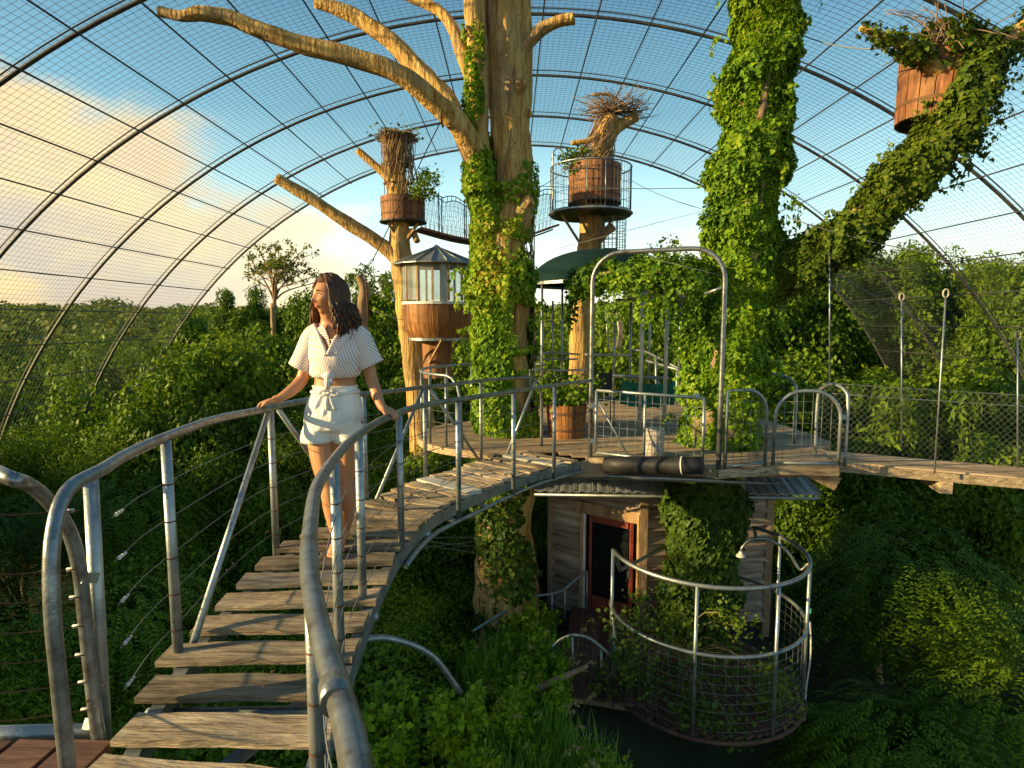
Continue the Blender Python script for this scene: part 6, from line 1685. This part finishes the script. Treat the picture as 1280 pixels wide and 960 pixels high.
    MB().tube(spline([HP(-.020, -.079, -.0545), HP(-.009, -.0868, -.0515), HP(0, -.0885, -.053), HP(.009, -.0868, -.0515), HP(.020, -.079, -.0545)], 3), [.001] + [.0024] * 3 + [.0034] * 5 + [.0024] * 3 + [.001], 6).build('upper_lip', M_lip, r)
    MB().tube(spline([HP(-.018, -.079, -.0565), HP(0, -.0868, -.0605), HP(.018, -.079, -.0565)], 5), [.001] + [.003] * 3 + [.0042] * 3 + [.003] * 3 + [.001], 6).build('lower_lip', M_lip, r)
    # hair: scalp cap plus many wavy locks
    rr = random.Random(17); h = MB()
    U, Vn = 72, 40; b = 0
    for j in range(Vn + 1):
        ph = math.pi * .72 * j / Vn
        for i in range(U):
            th = 2 * math.pi * i / U; s = 1 + .04 * math.sin(th * 9 + j * .4) 
            x = .083 * math.sin(ph) * math.sin(th) * s; y = -.100 * math.sin(ph) * math.cos(th) * s + .006; z = .124 * math.cos(ph) + .004
            h.v.append(tuple(HP(x, y, z)))
    def hidden(i, j):
        th = 2 * math.pi * (i + .5) / U; ph = math.pi * .72 * (j + .5) / Vn; fr = math.cos(th)
        sd_ = math.sin(th)
        if fr > .55: lim = .92
        elif fr > -.1: lim = .92 + (1.9 if sd_ > 0 else 2.2) * (.55 - fr) ** 1.2
        else: lim = 9
        return ph > lim
    for j in range(Vn):
        for i in range(U):
            if hidden(i, j): continue
            i2 = (i + 1) % U; h.f.append((j * U + i, (j + 1) * U + i, (j + 1) * U + i2, j * U + i2)); h.sm.append(True)
    for k in range(620):
        th = rr.uniform(-math.pi, math.pi); 
        part = rr.random()
        if part < .2: th = rr.uniform(1.02, 1.5)
        elif part < .36: th = -rr.uniform(.95, 1.5)
        elif abs(th) < 1.2: th = math.copysign(rr.uniform(1.2, 3.1), th)
        ph0 = rr.uniform(.03, .5); 
        def sp(ph, th, o): return HP((.083 + o) * math.sin(ph) * math.sin(th), -(.100 + o) * math.sin(ph) * math.cos(th) + .006, (.124 + o) * math.cos(ph) + .004)
        o = rr.uniform(.002, .014); pts = [sp(ph0, th * (.8 if part > .36 else .25), o), sp(.85, th * (1 if part > .36 else .82), o + .002), sp(1.35, th * 1.03, o + .006), sp(1.75, th * 1.05, o + .008)]
        last = pts[-1]; L = rr.uniform(.10, .22); wv = rr.uniform(0, 6.28); out = MM @ Vector((math.sin(th), -math.cos(th) * .8, 0)); front = abs(th) < 1.5
        sweep = Vector((.16, .05, 0))
        for q in range(1, 6):
            f = q / 5; spread = .034 * f + .014 * math.sin(wv + f * 7)
            pts.append(last + Vector((0, 0, -L * f)) + out * (.008 + spread * (.35 if front else .8)) + sweep * f * (.20 if out.x > 0 else .02) + Vector((.010 * math.sin(wv + f * 9), .010 * math.cos(wv * 2 + f * 8), 0)))
        sp_ = spline(pts, 3); n = len(sp_); h.tube(sp_, [(.0046 if q < n * .8 else .0046 * (1 - (q / n - .8) * 3.6)) for q in range(n)], 5)
    h.build('hair', M_hair, r)
    # ---- shirt
    def withuv(mb, name, mat, uvf, th=.004):
        o = mb.build(name, mat, r); me = o.data; uv = me.uv_layers.new(name='UVMap'); off = org(r)
        for p in me.polygons:
            cx = sum((me.vertices[v].co for v in p.vertices), Vector()) / len(p.vertices)
            for li, vi in zip(p.loop_indices, p.vertices): uv.data[li].uv = uvf(me.vertices[vi].co + off, cx + off)
        if th: s = o.modifiers.new('s', 'SOLIDIFY'); s.thickness = th
        return o
    s = MB(); SD = 120
    rows = interp([ell(419, 471, .132, .104, -.012), ell(419, 466, .150, .125, -.012), ell(420, 456, .148, .136, -.015), ell(420, 445, .156, .138, -.015), ell(420, 434, .162, .125, -.005), ell(419, 424, .170, .108, .005), ell(419, 416, .174, .092, .01), ell(418, 409, .145, .078, .015), ell(417, 404, .085, .070, .018)], 4)
    nR = len(rows)
    def skp(i, k):
        a = 2 * math.pi * (k + .5) / SD; dx = math.cos(a); fy = math.sin(a)
        if fy > 0: return False
        f = i / (nR - 1); # V opening widening upward from y~450
        c = rows[i]; wx = abs(c[3] * dx + .012)
        lim = max(0, (f - .38)) * .17
        return wx < lim
    ring_loft(s, [(Vector(q[:3]), q[3], q[4]) for q in rows], SD, skip=skp, fold=.012)
    for sg in (-1, 1):   # turned-back front edges of the open neck
        band = []
        for i, q in enumerate(rows):
            lim = max(0, (i / (nR - 1) - .38)) * .17
            if lim <= .004 or i > nR - 3: continue
            dx = (sg * lim - .012) / q[3]; band.append((q[0] + q[3] * dx, q[1] - q[4] * math.sqrt(max(0, 1 - dx * dx)) - .006, q[2]))
        if len(band) > 3:
            bb = MB().tube(spline(band, 3), .011, 8); withuv(bb, 'front_edge', M_stripe, lambda v, c: (v.z * 24, v.x), 0)
    withuv(s, 'shirt', M_stripe, lambda v, c: ((v.x + (.35 * (v.z) if c.y < foot.y + .1 and c.x > W(420, 430).x else -.35 * v.z)) * 21, v.z))
    # sleeves: wide and short
    for side, path in ((-1, [J(402, 414, .012, .07), J(392, 422, .01, .078), J(386, 436, .01, .080), J(381, 449, .01, .083), J(377, 458, .01, .086)]), (1, [J(438, 414, .012, .07), J(449, 422, .01, .078), J(455, 436, .01, .080), J(460, 448, .01, .083), J(464, 456, .01, .087)])):
        A = spline(path, 4); s = MB(); s.tube([q[:3] for q in A], [q[3] * .88 for q in A], 24, cap=False, rough=.05, seed=3)
        withuv(s, 'sleeve', M_stripe, lambda v, c, sd=side: ((v.x * .8 + sd * .9 * v.z) * 19, v.z))
        cuff = MB(); cuff.tube([A[-1][:3], tuple(np.array(A[-1][:3]) + (np.array(A[-1][:3]) - np.array(A[-3][:3])) * .35)], A[-1][3] * .895, 24, cap=False, rough=.05, seed=3); withuv(cuff, 'cuff', M_stripe, lambda v, c: (v.z * 30, v.x))
    # collar, placket and knot
    def surf(px, py, o=.012):
        best = min(rows, key=lambda q: abs(q[2] - W(px, py).z)); x = W(px, py, -.12).x; t = max(-1, min(1, (x - best[0]) / best[3])); return Vector((x, best[1] - best[4] * math.sqrt(1 - t * t) - o, W(px, py, -.12).z))
    for pts in (((398, 404), (392, 412), (407, 424), (414, 436), (411, 424), (404, 412)), ((436, 404), (444, 412), (433, 424), (422, 440), (423, 428), (430, 412))):
        q = MB(); q.poly([surf(a, b_, .012) for a, b_ in pts]); withuv(q, 'collar', M_stripe, lambda v, c: (v.z * 22, v.x), .005)
    q = MB(); q.bar(surf(421, 440, .006), surf(414, 468, .006), .018, .006, up=(0, 1, 0)); withuv(q, 'placket', M_stripe, lambda v, c: (v.z * 22, v.x), 0)
    for t in (.2, .6): MB().tube([surf(421 - 7 * t, 440 + 28 * t, .010), surf(421 - 7 * t, 440 + 28 * t, .014)], .005, 8).build('button', M_white, r)
    q = MB(); kc = surf(412, 470, .02)
    q.tube([kc + V3(-.03, .008, .004), kc, kc + V3(.03, .008, .004)], [.016, .026, .016], 12, rough=.2)
    q.tube([kc, kc + V3(-.004, -.012, -.03), kc + V3(-.006, -.006, -.075)], [.014, .020, .016], 8, rough=.3); q.tube([kc, kc + V3(.016, -.010, -.025), kc + V3(.02, -.004, -.05)], [.012, .016, .010], 8, rough=.3)
    withuv(q, 'knot', M_stripe, lambda v, c: (v.x * 24, v.z), 0)
    MB().lathe(W(419, 471, -.012), [(.128, 0), (.134, 0)], 30)
    # thin chain
    MB().tube(spline([surf(404, 408, -.01), surf(412, 424, -.012), surf(417, 429, -.012), surf(422, 422, -.012), surf(428, 408, -.01)], 4), .0014, 4).build('necklace', M_gold, r)
    # ---- shorts
    s = MB()
    rows2 = interp([ell(417, 538, .10, .07, 0), ell(417, 534, .160, .125, 0), ell(417, 522, .174, .132, 0), ell(418, 507, .168, .124, 0), ell(418, 496, .150, .112, 0), ell(419, 489, .134, .10, 0), ell(419, 484, .131, .098, 0), ell(419, 481, .136, .104, 0)], 4)
    ring_loft(s, [(Vector(q[:3]), q[3], q[4]) for q in rows2], 64, fold=.016, seed=2, cap=True)
    for sx, (x0, x1, d0) in ((-1, (400, 397.5, -.02)), (1, (435, 437.5, .01))):
        R2 = interp([ell(x1, 550, .098, .108, d0), ell(x1, 540, .096, .108, d0), ell(x0, 528, .088, .108, 0), ell(x0, 514, .075, .10, 0)], 4); ring_loft(s, [(Vector(q[:3]), q[3], q[4]) for q in R2], 40, fold=.02, seed=sx, cap=True)
        c = MB(); R3 = [(Vector(R2[0][:3]) + V3(0, 0, -.006), .099, .109), (Vector(R2[0][:3]) + V3(0, 0, .024), .100, .110)]; ring_loft(c, R3, 40, fold=.012, seed=sx); o2 = c.build('cuff', M_cotton, r); o2.modifiers.new('s', 'SOLIDIFY').thickness = .005
    # pleats and pocket edges raised on the cloth
    for (a, b_) in (((402, 493), (392, 512)), ((432, 493), (446, 512)), ((425, 494), (428, 520)), ((408, 496), (404, 520)), ((415, 492), (414, 533))):
        pts = []
        for t in (0, .33, .66, 1): x = a[0] + (b_[0] - a[0]) * t; y = a[1] + (b_[1] - a[1]) * t; best = min(rows2, key=lambda q: abs(q[2] - W(x, y).z)); cx = W(x, y, -.12).x; tt = max(-1, min(1, (cx - best[0]) / best[3])); pts.append((cx, best[1] - best[4] * math.sqrt(1 - tt * tt) + .003, W(x, y, -.12).z))
        s.tube(spline(pts, 3), [.004] + [.009] * 8 + [.004], 8)
    fuse(s, r, 'shorts', M_cotton, .006, 2)
    def surf2(px, py, o=.01): c = W(px, py, -.12); best = min(rows2, key=lambda q: abs(q[2] - W(px, py).z)); t = max(-1, min(1, (c.x - best[0]) / best[3])); return Vector((c.x, best[1] - best[4] * math.sqrt(1 - t * t) - o, c.z))
    MB().tube([Vector(rows2[-9][:3]) + V3(rows2[-9][3] * 1.03 * math.cos(a), rows2[-9][4] * 1.04 * math.sin(a), 0) for a in np.linspace(0, 6.283, 36)[:-1]], .011, 6, closed=True).build('waist_tie', M_cotton, r)
    q = MB(); kc = surf2(412, 491, .02)
    q.tube([kc + V3(-.012, 0, 0), kc + V3(.012, 0, 0)], .014, 8)
    for sx in (-1, 1):
        q.tube(spline([kc, kc + V3(.035 * sx, -.012, .016), kc + V3(.055 * sx, -.004, -.006), kc + V3(.03 * sx, -.012, -.014), kc], 3), .0075, 6)
        q.tube(spline([kc, kc + V3(.015 * sx, -.01, -.05), kc + V3(.024 * sx + .01, -.008, -.10)], 3), [.006, .009, .010, .011, .011, .012, .010], 6)
    q.build('bow', M_cotton, r)
woman()
# ------------------------------------------------------------------ each plant's label says where it stands
def name_plants():
    hue = {'tree leaves': 'mid green', 'bright tree leaves': 'bright green', 'olive tree leaves': 'olive green', 'deep shade': 'dark green', 'shade-darkened shrub leaves': 'dark green'}
    ordn = ['nearest', 'second nearest', 'third nearest', 'fourth nearest', 'fifth nearest', 'sixth nearest', 'seventh nearest', 'eighth nearest', 'ninth nearest', 'tenth nearest', 'eleventh nearest', 'twelfth nearest', 'thirteenth nearest', 'fourteenth nearest', 'fifteenth nearest', 'sixteenth nearest', 'seventeenth nearest', 'eighteenth nearest', 'nineteenth nearest', 'twentieth nearest']
    xs = [(90, 'at the left edge'), (190, 'near the first bridge posts'), (300, 'left of the woman'), (400, 'just left of the woman'), (500, 'just right of the woman'), (590, 'left of the big bare tree'), (690, 'behind the big bare tree'),
          (790, 'left of the arch'), (900, 'behind the arch'), (1000, 'beside the ivy-clad trunk'), (1090, 'right of the ivy-clad trunk'), (1180, 'towards the right edge'), (1281, 'at the right edge')]
    ys = [(420, 'on the skyline'), (540, 'above the handrail line'), (690, 'halfway down'), (830, 'low down'), (1400, 'near the bottom')]
    cells = {}
    for o in [q for q in S.objects if q.type == 'EMPTY']:
        if not o.get('group') or o.get('category') not in ('tree', 'shrub', 'weed'): continue
        c = next((k for k in o.children if k.name.startswith(('crown', 'leaves'))), None)
        if not c: continue
        h = c.location.z + .5 * c.scale.z if o['category'] != 'weed' else .4
        p = o.location + Vector((0, 0, h)); v = p - Vector((0, 0, CAMZ)); dz = v.dot(FW)
        if dz < .3: continue
        px = 640 + F * v.x / dz; py = 480 - F * v.dot(UP) / dz
        if px > 1350 or (py > 1150 and o['category'] != 'tree') or (o['category'] == 'weed' and (px < 0 or py > 990)):
            for k in list(o.children): bpy.data.objects.remove(k)
            bpy.data.objects.remove(o); continue
        if px < -40 or px > 1320 or py > 1050: continue
        ax = next(t for b, t in xs if px < b or b == 1281); ay = next(t for b, t in ys if py < b or b == 1400)
        hu = hue.get(c.data.materials[0].name, 'green'); kind = {'tree': 'tree', 'shrub': 'shrub', 'weed': 'weed clump'}[o['category']]
        if 'tall trees' in o['group']: kind = 'tall tree'
        cells.setdefault((hu, kind, ax, ay), []).append((v.length, o))
    for (hu, kind, ax, ay), L in cells.items():
        L.sort(key=lambda t: t[0])
        for i, (_, o) in enumerate(L):
            o['label'] = f'{hu} {kind} {ax}, {ay}' if len(L) == 1 else f'{hu} {kind} {ax}, {ay}, {ordn[min(i, 19)]} there'
name_plants()
